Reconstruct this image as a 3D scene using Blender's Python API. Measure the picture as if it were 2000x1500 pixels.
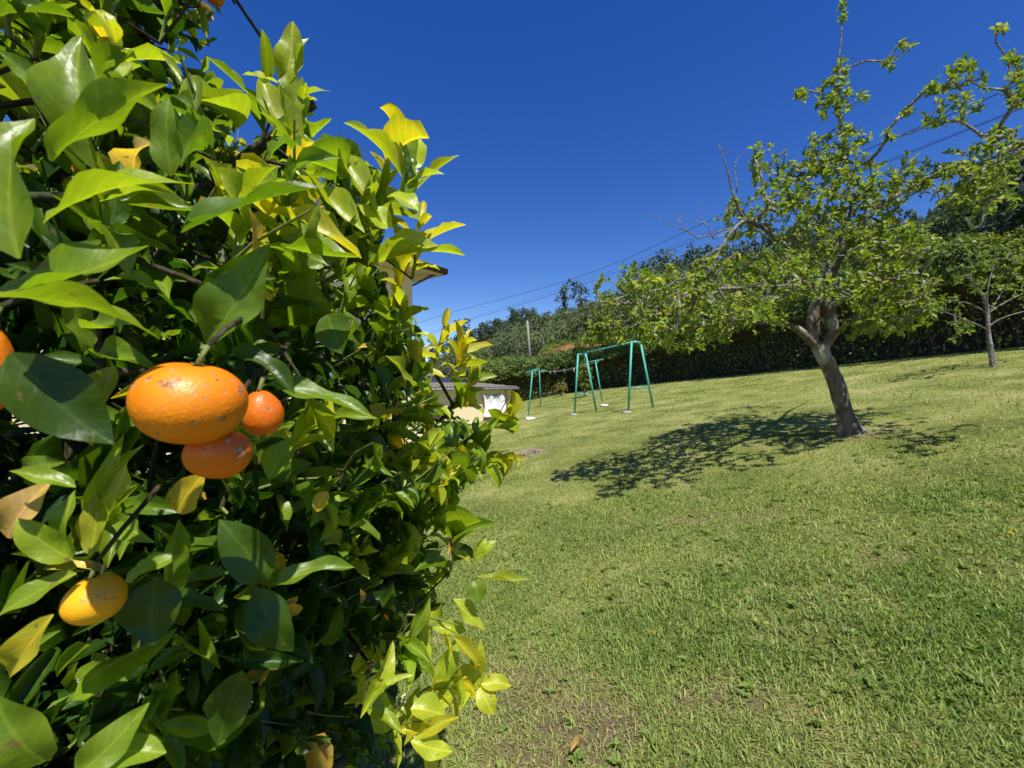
import bpy, math, random
import numpy as np
from mathutils import Vector
for o in list(bpy.data.objects):
    bpy.data.objects.remove(o)
RNG = np.random.default_rng(11)
R = math.radians
SC = bpy.context.scene
COL = SC.collection

# ------------------------------------------------------------------ camera, sky, sun, exposure
F = 820.0                      # focal length in pixels of the 2000 px wide photograph
CAMZ = 1.5
cd = bpy.data.cameras.new('camera')
cam = bpy.data.objects.new('camera', cd); COL.objects.link(cam)
cam.location = (0, 0, CAMZ); cam.rotation_euler = (R(90), 0, 0)
cd.sensor_width = 36; cd.lens = F / 2000 * 36
cd.clip_start = 0.02; cd.clip_end = 3000
cd.dof.use_dof = True; cd.dof.focus_distance = 1.1; cd.dof.aperture_fstop = 13
SC.camera = cam

SUN_EL = R(63); SUN_AZ = R(162)          # azimuth from +Y towards +X: behind the camera, to the right
w = bpy.data.worlds.new('World'); SC.world = w; w.use_nodes = True
nt = w.node_tree; nt.nodes.clear()
sky = nt.nodes.new('ShaderNodeTexSky'); sky.sky_type = 'NISHITA'; sky.sun_disc = False
sky.sun_elevation = SUN_EL; sky.sun_rotation = SUN_AZ
sky.altitude = 300; sky.air_density = 1.0; sky.dust_density = 0.0; sky.ozone_density = 3.0
hs = nt.nodes.new('ShaderNodeHueSaturation'); hs.inputs['Saturation'].default_value = 1.35; hs.inputs['Hue'].default_value = 0.52
hs.inputs['Value'].default_value = 1.0
bg = nt.nodes.new('ShaderNodeBackground'); bg.inputs['Strength'].default_value = 0.10
wo = nt.nodes.new('ShaderNodeOutputWorld')
nt.links.new(sky.outputs[0], hs.inputs['Color']); nt.links.new(hs.outputs[0], bg.inputs[0]); nt.links.new(bg.outputs[0], wo.inputs[0])

sd = bpy.data.lights.new('sun', 'SUN'); sd.energy = 5.0; sd.angle = R(0.53); sd.color = (1.0, 0.955, 0.88)
sun = bpy.data.objects.new('sun', sd); COL.objects.link(sun)
SUNV = Vector((math.sin(SUN_AZ) * math.cos(SUN_EL), math.cos(SUN_AZ) * math.cos(SUN_EL), math.sin(SUN_EL)))
sun.rotation_euler = SUNV.to_track_quat('Z', 'Y').to_euler(); sun.location = (5, -5, 20)

vs = SC.view_settings
vs.view_transform = 'Standard'; vs.look = 'None'; vs.exposure = 0.5; vs.gamma = 1.0; vs.use_curve_mapping = False
SC.render.engine = 'CYCLES'
SC.cycles.use_denoising = True
SC.cycles.max_bounces = 8; SC.cycles.diffuse_bounces = 4; SC.cycles.glossy_bounces = 3
SC.cycles.transmission_bounces = 4; SC.cycles.caustics_reflective = False; SC.cycles.caustics_refractive = False

# ------------------------------------------------------------------ helpers
def U(px, py, D):
    """a point seen at photo pixel (px, py) at depth D in metres"""
    return np.array([D * (px - 1000) / F, D, CAMZ - D * (py - 750) / F])
def proj(P):
    P = np.asarray(P); d = np.maximum(P[..., 1], 1e-3)
    return 1000 + F * P[..., 0] / d, 750 - F * (P[..., 2] - CAMZ) / d
def _hash(ix, iy, s):
    h = (ix.astype(np.int64) * 374761393 + iy.astype(np.int64) * 668265263 + s * 1274126177) & 0xffffffff
    h = ((h ^ (h >> 13)) * 1274126177) & 0xffffffff
    return ((h ^ (h >> 16)) & 0xffff) / 65535.0
def noise(x, y, s=0):
    x = np.asarray(x, float); y = np.asarray(y, float)
    ix = np.floor(x); iy = np.floor(y); fx = x - ix; fy = y - iy
    fx = fx * fx * (3 - 2 * fx); fy = fy * fy * (3 - 2 * fy)
    a = _hash(ix, iy, s); b = _hash(ix + 1, iy, s); c = _hash(ix, iy + 1, s); d = _hash(ix + 1, iy + 1, s)
    return (a * (1 - fx) + b * fx) * (1 - fy) + (c * (1 - fx) + d * fx) * fy
def fbm(x, y, s=0, o=3):
    t = 0; a = .5
    for k in range(o):
        t = t + a * noise(x * 2 ** k, y * 2 ** k, s + k); a *= .5
    return t / (1 - .5 ** o)
def nrm(v):
    v = np.asarray(v, float)
    return v / np.maximum(np.linalg.norm(v, axis=-1, keepdims=True), 1e-9)

def mk_mesh(name, V, Fs, uv=None, col=None, smooth=True, mats=()):
    """V: n x 3; Fs: list of int arrays (m x 3 / m x 4); uv, col per vertex"""
    V = np.asarray(V, np.float32)
    if isinstance(Fs, np.ndarray): Fs = [Fs]
    Fs = [np.asarray(f, np.int32) for f in Fs if len(f)]
    me = bpy.data.meshes.new(name)
    me.vertices.add(len(V)); me.vertices.foreach_set('co', V.ravel())
    li = np.concatenate([f.ravel() for f in Fs])
    ls = np.concatenate([np.full(len(f), f.shape[1], np.int32) for f in Fs])
    st = np.concatenate([[0], np.cumsum(ls)[:-1]]).astype(np.int32)
    me.loops.add(len(li)); me.loops.foreach_set('vertex_index', li)
    me.polygons.add(len(ls)); me.polygons.foreach_set('loop_start', st); me.polygons.foreach_set('loop_total', ls)
    if smooth: me.polygons.foreach_set('use_smooth', np.ones(len(ls), bool))
    if uv is not None:
        l = me.uv_layers.new(name='UVMap'); l.data.foreach_set('uv', np.asarray(uv, np.float32)[li].ravel())
    if col is not None:
        c = np.ones((len(V), 4), np.float32); c[:, :3] = col
        a = me.color_attributes.new('tint', 'FLOAT_COLOR', 'POINT'); a.data.foreach_set('color', c.ravel())
    me.update(); me.validate()
    for m in mats: me.materials.append(m)
    return me
def link(name, me, parent=None, **props):
    """links a mesh given in world coordinates, as a top-level object or a part of parent"""
    o = bpy.data.objects.new(name, me); COL.objects.link(o)
    if parent is not None:
        o.parent = parent
        p = Vector((0, 0, 0)); q = parent
        while q is not None: p += q.location; q = q.parent
        o.location = -p
    for k, v in props.items(): o[k] = v
    return o
def thing(name, loc, label, category, group=None):
    o = bpy.data.objects.new(name, None); COL.objects.link(o); o.location = tuple(float(v) for v in loc)
    o.empty_display_size = .1
    o['label'] = label; o['category'] = category
    if group: o['group'] = group
    return o
class MB:
    """collects pieces of one mesh"""
    def __init__(s): s.V = []; s.F3 = []; s.F4 = []; s.n = 0
    def add(s, V, F):
        V = np.asarray(V, float); F = np.asarray(F, int)
        if len(F): (s.F4 if F.shape[1] == 4 else s.F3).append(F + s.n)
        s.V.append(V); s.n += len(V); return s
    def box(s, c, size, ax=None):
        c = np.asarray(c, float); h = np.asarray(size, float) / 2
        k = np.array([[x, y, z] for z in (-1, 1) for y in (-1, 1) for x in (-1, 1)], float) * h
        if ax is not None: k = k @ np.asarray(ax, float)      # rows of ax: local axes in world
        return s.add(k + c, [[0, 2, 3, 1], [4, 5, 7, 6], [0, 1, 5, 4], [2, 6, 7, 3], [0, 4, 6, 2], [1, 3, 7, 5]])
    def tube(s, pts, rad, n=8, cap=True, wob=0, seed=0):
        P = np.asarray(pts, float); k = len(P); rad = np.broadcast_to(np.asarray(rad, float), (k,))
        T = nrm(np.gradient(P, axis=0)); a = np.array([0, 0, 1.]) if abs(T[0, 2]) < .9 else np.array([1., 0, 0])
        r = np.random.default_rng(seed); ph = r.uniform(0, 6.28, 4); X = nrm(np.cross(a, T[0])); V = []
        th = np.arange(n) / n * 2 * math.pi
        for i in range(k):
            X = nrm(X - T[i] * np.dot(X, T[i])); Y = np.cross(T[i], X)
            rr = rad[i] * (1 + wob * (np.sin(2 * th + ph[0] + i * .7) + .7 * np.sin(3 * th + ph[1] - i * 1.1) + .5 * np.sin(5 * th + ph[2] + i * 1.7)))
            V.append(P[i] + rr[:, None] * (np.cos(th)[:, None] * X + np.sin(th)[:, None] * Y))
        V = np.concatenate(V); i = np.arange(k - 1)[:, None] * n; j = np.arange(n)[None]; j2 = (j + 1) % n
        s.add(V, np.stack([i + j, i + j2, i + n + j2, i + n + j], -1).reshape(-1, 4))
        if cap:
            b = s.n - k * n
            for off, pt, sg in ((0, P[0], -1), ((k - 1) * n, P[-1], 1)):
                c = s.n; s.V.append(pt[None]); s.n += 1
                f = [[b + off + q, b + off + (q + 1) % n, c] for q in range(n)]
                s.F3.append(np.array([x[::-1] if sg < 0 else x for x in f]))
        return s
    def mesh(s, name, mat, smooth=False, col=None):
        V = np.concatenate(s.V)
        Fs = ([np.concatenate(s.F4)] if s.F4 else []) + ([np.concatenate(s.F3)] if s.F3 else [])
        c = None if col is None else np.broadcast_to(col, (len(V), 3))
        return mk_mesh(name, V, Fs, smooth=smooth, col=c, mats=[mat])
def spline(pts, n):
    """Catmull-Rom through pts (any columns)"""
    P = np.asarray(pts, float); P = np.concatenate([[2 * P[0] - P[1]], P, [2 * P[-1] - P[-2]]])
    t = np.linspace(0, len(P) - 3 - 1e-6, n); i = t.astype(int); f = (t - i)[:, None]
    a, b, c, d = P[i], P[i + 1], P[i + 2], P[i + 3]
    return .5 * (2 * b + (c - a) * f + (2 * a - 5 * b + 4 * c - d) * f ** 2 + (3 * b - a - 3 * c + d) * f ** 3)

# ------------------------------------------------------------------ materials
def material(name):
    m = bpy.data.materials.new(name); m.use_nodes = True
    t = m.node_tree; t.nodes.clear(); out = t.nodes.new('ShaderNodeOutputMaterial')
    def N(kind, **kw):
        n = t.nodes.new('ShaderNode' + kind)
        for k, v in kw.items():
            if k in n.inputs.keys(): n.inputs[k].default_value = v
            else: setattr(n, k, v)
        return n
    return m, t, N, out, t.links.new
def ramp(N, stops):
    r = N('ValToRGB'); e = r.color_ramp.elements
    while len(e) > len(stops): e.remove(e[-1])
    while len(e) < len(stops): e.new(.5)
    for q, (p, c) in zip(e, stops): q.position = p; q.color = (*c, 1)
    return r
def mat_plain(name, c1, c2, scale=6, rough=.7, bump=.2, bscale=40, spec=.3, metal=0, detail=6):
    m, t, N, out, L = material(name)
    tc = N('TexCoord'); n1 = N('TexNoise', Scale=scale, Detail=detail, Roughness=.6); L(tc.outputs['Object'], n1.inputs['Vector'])
    r = ramp(N, [(.3, c1), (.7, c2)]); L(n1.outputs['Fac'], r.inputs[0])
    n2 = N('TexNoise', Scale=bscale, Detail=4); L(tc.outputs['Object'], n2.inputs['Vector'])
    b = N('Bump', Strength=bump, Distance=.02); L(n2.outputs['Fac'], b.inputs['Height'])
    p = N('BsdfPrincipled', Roughness=rough, Metallic=metal); p.inputs['Specular IOR Level'].default_value = spec
    L(r.outputs[0], p.inputs['Base Color']); L(b.outputs[0], p.inputs['Normal']); L(p.outputs[0], out.inputs[0])
    return m
def mat_leaf(name, stops, trans=.4, tmul=(1.5, 1.55, .5), rough=.38, spec=.45, veins=True, mott=.25, mscale=60, spots=False):
    """tint.r picks the age of the leaf on the colour ramp, tint.g its brightness"""
    m, t, N, out, L = material(name)
    at = N('Attribute', attribute_name='tint'); sp = N('SeparateColor'); L(at.outputs['Color'], sp.inputs[0])
    tc = N('TexCoord'); no = N('TexNoise', Scale=mscale, Detail=3); L(tc.outputs['Object'], no.inputs['Vector'])
    a1 = N('Math', operation='MULTIPLY_ADD'); L(no.outputs['Fac'], a1.inputs[0]); a1.inputs[1].default_value = mott
    s1 = N('Math', operation='ADD'); L(sp.outputs[0], s1.inputs[0]); s1.inputs[1].default_value = -mott * .5
    L(s1.outputs[0], a1.inputs[2])
    r = ramp(N, stops); L(a1.outputs[0], r.inputs[0])
    mv = N('Vector' + 'Math', operation='SCALE'); L(r.outputs[0], mv.inputs[0]); L(sp.outputs[1], mv.inputs['Scale'])
    colout = mv.outputs[0]; bump = None
    if veins:
        uv = N('UVMap'); sx = N('SeparateXYZ'); L(uv.outputs[0], sx.inputs[0])
        u = N('Math', operation='SUBTRACT'); L(sx.outputs[0], u.inputs[0]); u.inputs[1].default_value = .5
        ab = N('Math', operation='ABSOLUTE'); L(u.outputs[0], ab.inputs[0])
        mr = N('MapRange'); L(ab.outputs[0], mr.inputs[0]); mr.inputs[1].default_value = .012; mr.inputs[2].default_value = .05
        mr.inputs[3].default_value = 1; mr.inputs[4].default_value = 0
        v1 = N('Math', operation='MULTIPLY_ADD'); L(ab.outputs[0], v1.inputs[0]); v1.inputs[1].default_value = -.55; L(sx.outputs[1], v1.inputs[2])
        v2 = N('Math', operation='MULTIPLY'); vn = N('Math', operation='MULTIPLY_ADD'); L(no.outputs['Fac'], vn.inputs[0]); vn.inputs[1].default_value = .10; L(v1.outputs[0], vn.inputs[2]); L(vn.outputs[0], v2.inputs[0]); v2.inputs[1].default_value = 46
        v3 = N('Math', operation='SINE'); L(v2.outputs[0], v3.inputs[0])
        v4 = N('Math', operation='POWER'); v4.use_clamp = True
        v5 = N('Math', operation='MULTIPLY_ADD'); L(v3.outputs[0], v5.inputs[0]); v5.inputs[1].default_value = .5; v5.inputs[2].default_value = .5
        L(v5.outputs[0], v4.inputs[0]); v4.inputs[1].default_value = 6
        vm = N('Math', operation='MULTIPLY_ADD'); L(v4.outputs[0], vm.inputs[0]); vm.inputs[1].default_value = .3; L(mr.outputs[0], vm.inputs[2])
        mx = N('MixRGB'); L(vm.outputs[0], mx.inputs[0]); L(colout, mx.inputs[1])
        lt = N('VectorMath', operation='MULTIPLY'); L(colout, lt.inputs[0]); lt.inputs[1].default_value = (1.5, 1.35, 1.7)
        L(lt.outputs[0], mx.inputs[2]); colout = mx.outputs[0]
        bm = N('Bump', Strength=.18, Distance=.001, invert=True); L(vm.outputs[0], bm.inputs['Height'])
        n3 = N('TexNoise', Scale=130, Detail=2); L(tc.outputs['Object'], n3.inputs['Vector'])
        bump = N('Bump', Strength=.25, Distance=.002); L(n3.outputs['Fac'], bump.inputs['Height']); L(bm.outputs[0], bump.inputs['Normal'])
    if spots:
        n6 = N('TexNoise', Scale=110, Detail=2); L(tc.outputs['Object'], n6.inputs['Vector'])
        r6 = ramp(N, [(.685, (0, 0, 0)), (.72, (.75, .75, .75))]); L(n6.outputs['Fac'], r6.inputs[0])
        m6 = N('MixRGB'); L(r6.outputs[0], m6.inputs[0]); L(colout, m6.inputs[1]); m6.inputs[2].default_value = (.20, .13, .05, 1); colout = m6.outputs[0]
    p = N('BsdfPrincipled', Roughness=rough); p.inputs['Specular IOR Level'].default_value = spec
    L(colout, p.inputs['Base Color'])
    if bump: L(bump.outputs[0], p.inputs['Normal'])
    tm = N('VectorMath', operation='MULTIPLY'); L(colout, tm.inputs[0]); tm.inputs[1].default_value = tmul
    tr = N('BsdfTranslucent'); L(tm.outputs[0], tr.inputs[0])
    ms = N('MixShader', Fac=trans); L(p.outputs[0], ms.inputs[1]); L(tr.outputs[0], ms.inputs[2]); L(ms.outputs[0], out.inputs[0])
    return m

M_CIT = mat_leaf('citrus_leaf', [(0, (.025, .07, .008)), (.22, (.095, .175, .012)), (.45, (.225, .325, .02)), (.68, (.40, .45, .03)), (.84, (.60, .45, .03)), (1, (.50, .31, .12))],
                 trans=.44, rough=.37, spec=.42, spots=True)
M_APP = mat_leaf('apple_leaf', [(0, (.07, .14, .025)), (.5, (.17, .25, .035)), (1, (.32, .36, .05))], trans=.40, rough=.5, spec=.35, veins=False, mscale=3)
M_HEDGE = mat_leaf('hedge_leaf', [(0, (.04, .09, .015)), (.5, (.12, .20, .025)), (.8, (.22, .25, .035)), (1, (.26, .19, .06))], trans=.3, rough=.5, veins=False, mscale=1.2)
M_FOREST = mat_leaf('forest_leaf', [(0, (.05, .076, .055)), (.4, (.09, .125, .068)), (.75, (.145, .18, .07)), (1, (.19, .20, .09))], trans=.25, rough=.65, spec=.2, veins=False, mscale=.15)
M_GRASS = mat_leaf('grass_blade', [(0, (.09, .17, .026)), (.35, (.20, .28, .055)), (.62, (.33, .375, .095)), (.8, (.45, .40, .18)), (1, (.45, .36, .21))],
                   trans=.35, tmul=(1.3, 1.3, .6), rough=.5, spec=.3, veins=False, mott=.2, mscale=3)
def mat_bark(name, c1, c2, c3, sc=14):
    m, t, N, out, L = material(name)
    tc = N('TexCoord'); mp = N('Mapping'); mp.inputs['Scale'].default_value = (1, 1, .35); L(tc.outputs['Object'], mp.inputs[0])
    a = N('TexNoise', Scale=sc, Detail=8, Roughness=.7); L(mp.outputs[0], a.inputs['Vector'])
    b = N('TexNoise', Scale=sc * .35, Detail=4); L(tc.outputs['Object'], b.inputs['Vector'])
    r = ramp(N, [(.3, c1), (.62, c2)]); L(a.outputs['Fac'], r.inputs[0])
    r2 = ramp(N, [(.52, (0, 0, 0)), (.62, (1, 1, 1))]); L(b.outputs['Fac'], r2.inputs[0])
    mx = N('MixRGB'); L(r2.outputs[0], mx.inputs[0]); L(r.outputs[0], mx.inputs[1]); mx.inputs[2].default_value = (*c3, 1)
    v = N('TexVoronoi', Scale=sc * 2.2); L(mp.outputs[0], v.inputs['Vector'])
    ad = N('Math', operation='ADD'); L(a.outputs['Fac'], ad.inputs[0]); L(v.outputs['Distance'], ad.inputs[1])
    bp = N('Bump', Strength=.8, Distance=.02); L(ad.outputs[0], bp.inputs['Height'])
    p = N('BsdfPrincipled', Roughness=.85); p.inputs['Specular IOR Level'].default_value = .15
    L(mx.outputs[0], p.inputs['Base Color']); L(bp.outputs[0], p.inputs['Normal']); L(p.outputs[0], out.inputs[0])
    return m
M_BARK = mat_bark('apple_bark', (.055, .042, .032), (.19, .15, .12), (.30, .30, .26))
M_TWIG = mat_bark('grey_twig', (.10, .08, .065), (.25, .22, .185), (.34, .33, .29), 30)
M_CBARK = mat_bark('citrus_bark', (.035, .03, .018), (.09, .075, .045), (.06, .075, .03), 40)
M_DRY = mat_plain('dry_stem', (.05, .04, .028), (.17, .13, .09), 1.1, .9)
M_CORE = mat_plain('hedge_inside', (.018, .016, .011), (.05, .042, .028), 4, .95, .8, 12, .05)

# ground
def lawn_z(x, y):
    xc = np.where(x < -9, -9 + (x + 9) * .25, x)
    return .18 * xc + .05 * (fbm(x * .35 + 9, y * .35, 5) - .5) * np.clip(np.hypot(x, y) / 4, 0, 1)
def hedge_s(x, y):
    """distance beyond the hedge that bounds the lawn"""
    s1 = (x - 13.9) * .9 + (y - 11.2) * .435
    s2 = (y - 33.5) + .05 * x
    return np.maximum(s1, s2)
def ground_z(x, y):
    x = np.asarray(x, float); y = np.asarray(y, float)
    s = (x - 13.9) * .9 + (y - 11.2) * .435
    s2 = np.maximum(0, s - 3)
    up = 42 * (1 - np.exp(-s2 * .27 / 42)) * np.clip(s2 / 12, 0, 1)
    back = np.clip((y - 36) / 60, 0, 1) * 2
    base = lawn_z(np.minimum(x, 17), y)
    far = np.clip((np.hypot(x, y) - 120) / 300, 0, 1)
    return base + up + back + (fbm(x * .03, y * .03, 21) - .5) * 6 * np.clip((s2 - 15) / 40, 0, 1) - far * np.clip(-x / 100, 0, 1) * 8
SOIL = [(.32, 1.74, .50, .26, 1.0), (.80, 1.80, .42, .18, .85), (.12, 2.05, .3, .25, .7), (1.55, 3.75, .35, .14, .75), (2.1, 3.6, .3, .12, .6), (1.0, 3.9, .3, .1, .5), (.45, 9.1, .6, .35, .6), (2.3, 2.6, .25, .12, .5), (1.35, 2.1, .22, .12, .55), (4.6, 5.6, .4, .3, .6), (3.6, 3.9, .5, .15, .4)]
def soil(x, y):
    v = np.zeros(np.shape(x))
    for a, b, sx_, sy_, w_ in SOIL: v = np.maximum(v, w_ * np.exp(-((x - a) / sx_) ** 2 - ((y - b) / sy_) ** 2))
    return np.clip(v, 0, 1)
def axis_coords(lo, hi, step, a, b):
    c = np.arange(lo, hi + 1e-6, step); l = [lo]; s = step
    while l[-1] > a: s *= 1.16; l.append(l[-1] - s)
    r = [hi]; s = step
    while r[-1] < b: s *= 1.16; r.append(r[-1] + s)
    return np.concatenate([l[:0:-1], c, r[1:]])
def mat_ground():
    m, t, N, out, L = material('lawn_and_hill_ground')
    g = N('NewGeometry'); sx = N('SeparateXYZ'); L(g.outputs['Position'], sx.inputs[0])
    n1 = N('TexNoise', Scale=1.1, Detail=5, Roughness=.6); L(g.outputs['Position'], n1.inputs['Vector'])
    n2 = N('TexNoise', Scale=28, Detail=6, Roughness=.75); L(g.outputs['Position'], n2.inputs['Vector'])
    n4 = N('TexNoise', Scale=160, Detail=3, Roughness=.7); L(g.outputs['Position'], n4.inputs['Vector'])
    n8 = N('TexNoise', Scale=70, Detail=5, Roughness=.8); mpp = N('Mapping'); mpp.inputs['Rotation'].default_value = (0, 0, .7); mpp.inputs['Scale'].default_value = (1, 1.8, 1); L(g.outputs['Position'], mpp.inputs[0]); L(mpp.outputs[0], n8.inputs['Vector'])
    n9 = N('TexNoise', Scale=70, Detail=5, Roughness=.8); mp2 = N('Mapping'); mp2.inputs['Rotation'].default_value = (0, 0, -.5); mp2.inputs['Scale'].default_value = (1, 1.8, 1); L(g.outputs['Position'], mp2.inputs[0]); L(mp2.outputs[0], n9.inputs['Vector'])
    a = N('Math', operation='ADD'); L(n8.outputs['Fac'], a.inputs[0]); L(n9.outputs['Fac'], a.inputs[1])
    b = N('Math', operation='MULTIPLY_ADD'); L(n1.outputs['Fac'], b.inputs[0]); b.inputs[1].default_value = .7; L(a.outputs[0], b.inputs[2])
    r = ramp(N, [(0, (.022, .026, .010)), (.28, (.075, .085, .024)), (.46, (.19, .215, .05)), (.62, (.29, .30, .085)), (.78, (.37, .33, .15)), (1, (.42, .35, .20))])
    mr0 = N('MapRange'); L(b.outputs[0], mr0.inputs[0]); mr0.inputs[1].default_value = 1.05; mr0.inputs[2].default_value = 1.65; L(mr0.outputs[0], r.inputs[0])
    sa = N('Attribute', attribute_name='tint'); sm = N('Math', operation='MULTIPLY_ADD'); L(n2.outputs['Fac'], sm.inputs[0]); sm.inputs[1].default_value = 4.0; sm.inputs[2].default_value = -.9
    sg = N('Math', operation='MULTIPLY', use_clamp=True); L(sa.outputs['Fac'], sg.inputs[0]); L(sm.outputs[0], sg.inputs[1]); sg.inputs[1].default_value = 1
    s7 = ramp(N, [(.35, (.09, .06, .035)), (.65, (.26, .19, .12))]); L(n4.outputs['Fac'], s7.inputs[0])
    rs = N('MixRGB'); L(sg.outputs[0], rs.inputs[0]); L(r.outputs[0], rs.inputs[1]); L(s7.outputs[0], rs.inputs[2]); r = rs
    # wooded hillside soil beyond the hedge
    d = N('VectorMath', operation='DOT_PRODUCT'); L(g.outputs['Position'], d.inputs[0]); d.inputs[1].default_value = (.9, .435, 0)
    mr = N('MapRange'); L(d.outputs['Value'], mr.inputs[0]); mr.inputs[1].default_value = 18.5; mr.inputs[2].default_value = 21
    r3 = ramp(N, [(.3, (.03, .04, .015)), (.7, (.075, .08, .03))]); L(n1.outputs['Fac'], r3.inputs[0])
    mx = N('MixRGB'); L(mr.outputs[0], mx.inputs[0]); L(r.outputs[0], mx.inputs[1]); L(r3.outputs[0], mx.inputs[2])
    bp = N('Bump', Strength=.7, Distance=.03); L(n2.outputs['Fac'], bp.inputs['Height'])
    bp2 = N('Bump', Strength=.8, Distance=.012); L(n8.outputs['Fac'], bp2.inputs['Height']); L(bp.outputs[0], bp2.inputs['Normal'])
    p = N('BsdfPrincipled', Roughness=.95); p.inputs['Specular IOR Level'].default_value = .08
    L(mx.outputs[0], p.inputs['Base Color']); L(bp2.outputs[0], p.inputs['Normal']); L(p.outputs[0], out.inputs[0])
    return m
gx = axis_coords(-2, 7, .1, -900, 900); gy = axis_coords(-1, 12, .1, -300, 1200)
GX, GY = np.meshgrid(gx, gy); GZ = ground_z(GX, GY)
k = len(gx); ii = (np.arange(len(gy) - 1)[:, None] * k + np.arange(k - 1)[None]).ravel()
link('ground', mk_mesh('ground', np.stack([GX, GY, GZ], -1).reshape(-1, 3), np.stack([ii, ii + 1, ii + k + 1, ii + k], -1), col=np.repeat(soil(GX, GY).reshape(-1, 1), 3, 1), mats=[mat_ground()]), kind='structure')

# ------------------------------------------------------------------ leaves
def leaf_template(nl, nw, fold, curl, wave=0, side=0, ph=0, pw=(.72, 1.02)):
    """unit leaf: base at origin, along +Y, upper face +Z, length 1, width 1 (scaled later).  returns V(k,3), quads, uv"""
    t = np.linspace(0, 1, nl + 1); sx_ = np.linspace(-1, 1, nw + 1)
    prof = t ** pw[0] * (1 - t) ** pw[1]; prof = prof / prof.max() * .5; prof[0] = .03; prof[-1] = .012
    ang = curl * t; dt = 1 / nl
    y = np.concatenate([[0], np.cumsum(np.cos((ang[1:] + ang[:-1]) / 2)) * dt]); z = np.concatenate([[0], -np.cumsum(np.sin((ang[1:] + ang[:-1]) / 2)) * dt])
    ca = math.atan2(z[-1], y[-1]); cl = math.hypot(y[-1], z[-1]); y, z = (y * math.cos(ca) + z * math.sin(ca)) / cl, (-y * math.sin(ca) + z * math.cos(ca)) / cl; ang = ang + ca
    xo = side * 4 * t * (1 - t)
    V = np.zeros((nl + 1, nw + 1, 3)); UV = np.zeros((nl + 1, nw + 1, 2))
    for i in range(nl + 1):
        xw = sx_ * prof[i]
        up = np.abs(xw) * math.tan(fold) * .45 + wave * np.sin(9 * t[i] + ph + (sx_ > 0) * 1.7) * np.abs(sx_) * (prof[i] * 2) * .5
        V[i, :, 0] = xw + xo[i] * .12; V[i, :, 1] = y[i] + np.sin(ang[i]) * up; V[i, :, 2] = z[i] + np.cos(ang[i]) * up
        UV[i, :, 0] = sx_ * .5 * (prof[i] * 2) + .5; UV[i, :, 1] = t[i]
    kk = nw + 1; idx = (np.arange(nl)[:, None] * kk + np.arange(nw)[None]).ravel()
    return V.reshape(-1, 3), np.stack([idx, idx + 1, idx + kk + 1, idx + kk], -1), UV.reshape(-1, 2)
def leaf_frames(d, n):
    d = nrm(d); n = np.asarray(n, float); n = nrm(n - d * np.sum(n * d, -1, keepdims=True)); x = np.cross(d, n)
    return x, d, n
def place(tmpl, B, d, n, L_, W_):
    """world verts for many leaves of one template: arrays B,d,n (m,3), L_,W_ (m)"""
    V, Fq, uv = tmpl; x, y, z = leaf_frames(d, n)
    P = B[:, None] + (V[None, :, 0:1] * W_[:, None, None]) * x[:, None] + (V[None, :, 1:2] * L_[:, None, None]) * y[:, None] + (V[None, :, 2:3] * L_[:, None, None]) * z[:, None]
    return P
class Leaves:
    """collects leaves, then builds the largest-showing ones as single parts and the rest as one stuff part"""
    def __init__(s): s.B = []; s.d = []; s.n = []; s.L = []; s.W = []; s.c = []
    def add(s, B, d, n, L_, W_, c):
        s.B.append(B); s.d.append(d); s.n.append(n); s.L.append(L_); s.W.append(W_); s.c.append(c)
    def arrays(s):
        f = lambda a: np.concatenate([np.atleast_2d(q) for q in a])
        g = lambda a: np.concatenate([np.atleast_1d(q) for q in a])
        return f(s.B), nrm(f(s.d)), nrm(f(s.n)), g(s.L), g(s.W), f(s.c)
def build_leaves(arr, tm, mat, name, parent=None, var=None):
    B, d, n, L_, W_, c = arr; m = len(B)
    if var is None: var = RNG.integers(0, len(tm), m)
    VV = []; FF = []; UU = []; CC = []; off = 0
    for v in range(len(tm)):
        k = var == v
        if not k.any(): continue
        P = place(tm[v], B[k], d[k], n[k], L_[k], W_[k]); q, nv = P.shape[:2]
        VV.append(P.reshape(-1, 3)); FF.append((tm[v][1][None] + (np.arange(q) * nv)[:, None, None] + off).reshape(-1, 4)); off += q * nv
        UU.append(np.tile(tm[v][2], (q, 1))); CC.append(np.repeat(c[k], nv, 0))
    return mk_mesh(name, np.concatenate(VV), np.concatenate(FF), np.concatenate(UU), np.concatenate(CC), mats=[mat])
def split_leaves(arr, tm, tmbig, mat, parent, n_single, part='leaf', rest='foliage', score=None):
    B, d, n, L_, W_, c = arr
    order = np.argsort(-score); one = order[:n_single]; many = order[n_single:]
    for i in one:
        t = tmbig[int(RNG.integers(0, len(tmbig)))]
        P = place(t, B[i:i + 1], d[i:i + 1], n[i:i + 1], L_[i:i + 1], W_[i:i + 1])[0]
        link(part, mk_mesh(part, P, t[1], t[2], np.repeat(c[i:i + 1], len(P), 0), mats=[mat]), parent)
    link(rest, build_leaves(tuple(a[many] for a in arr), tm, mat, rest), parent, kind='stuff')
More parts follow.
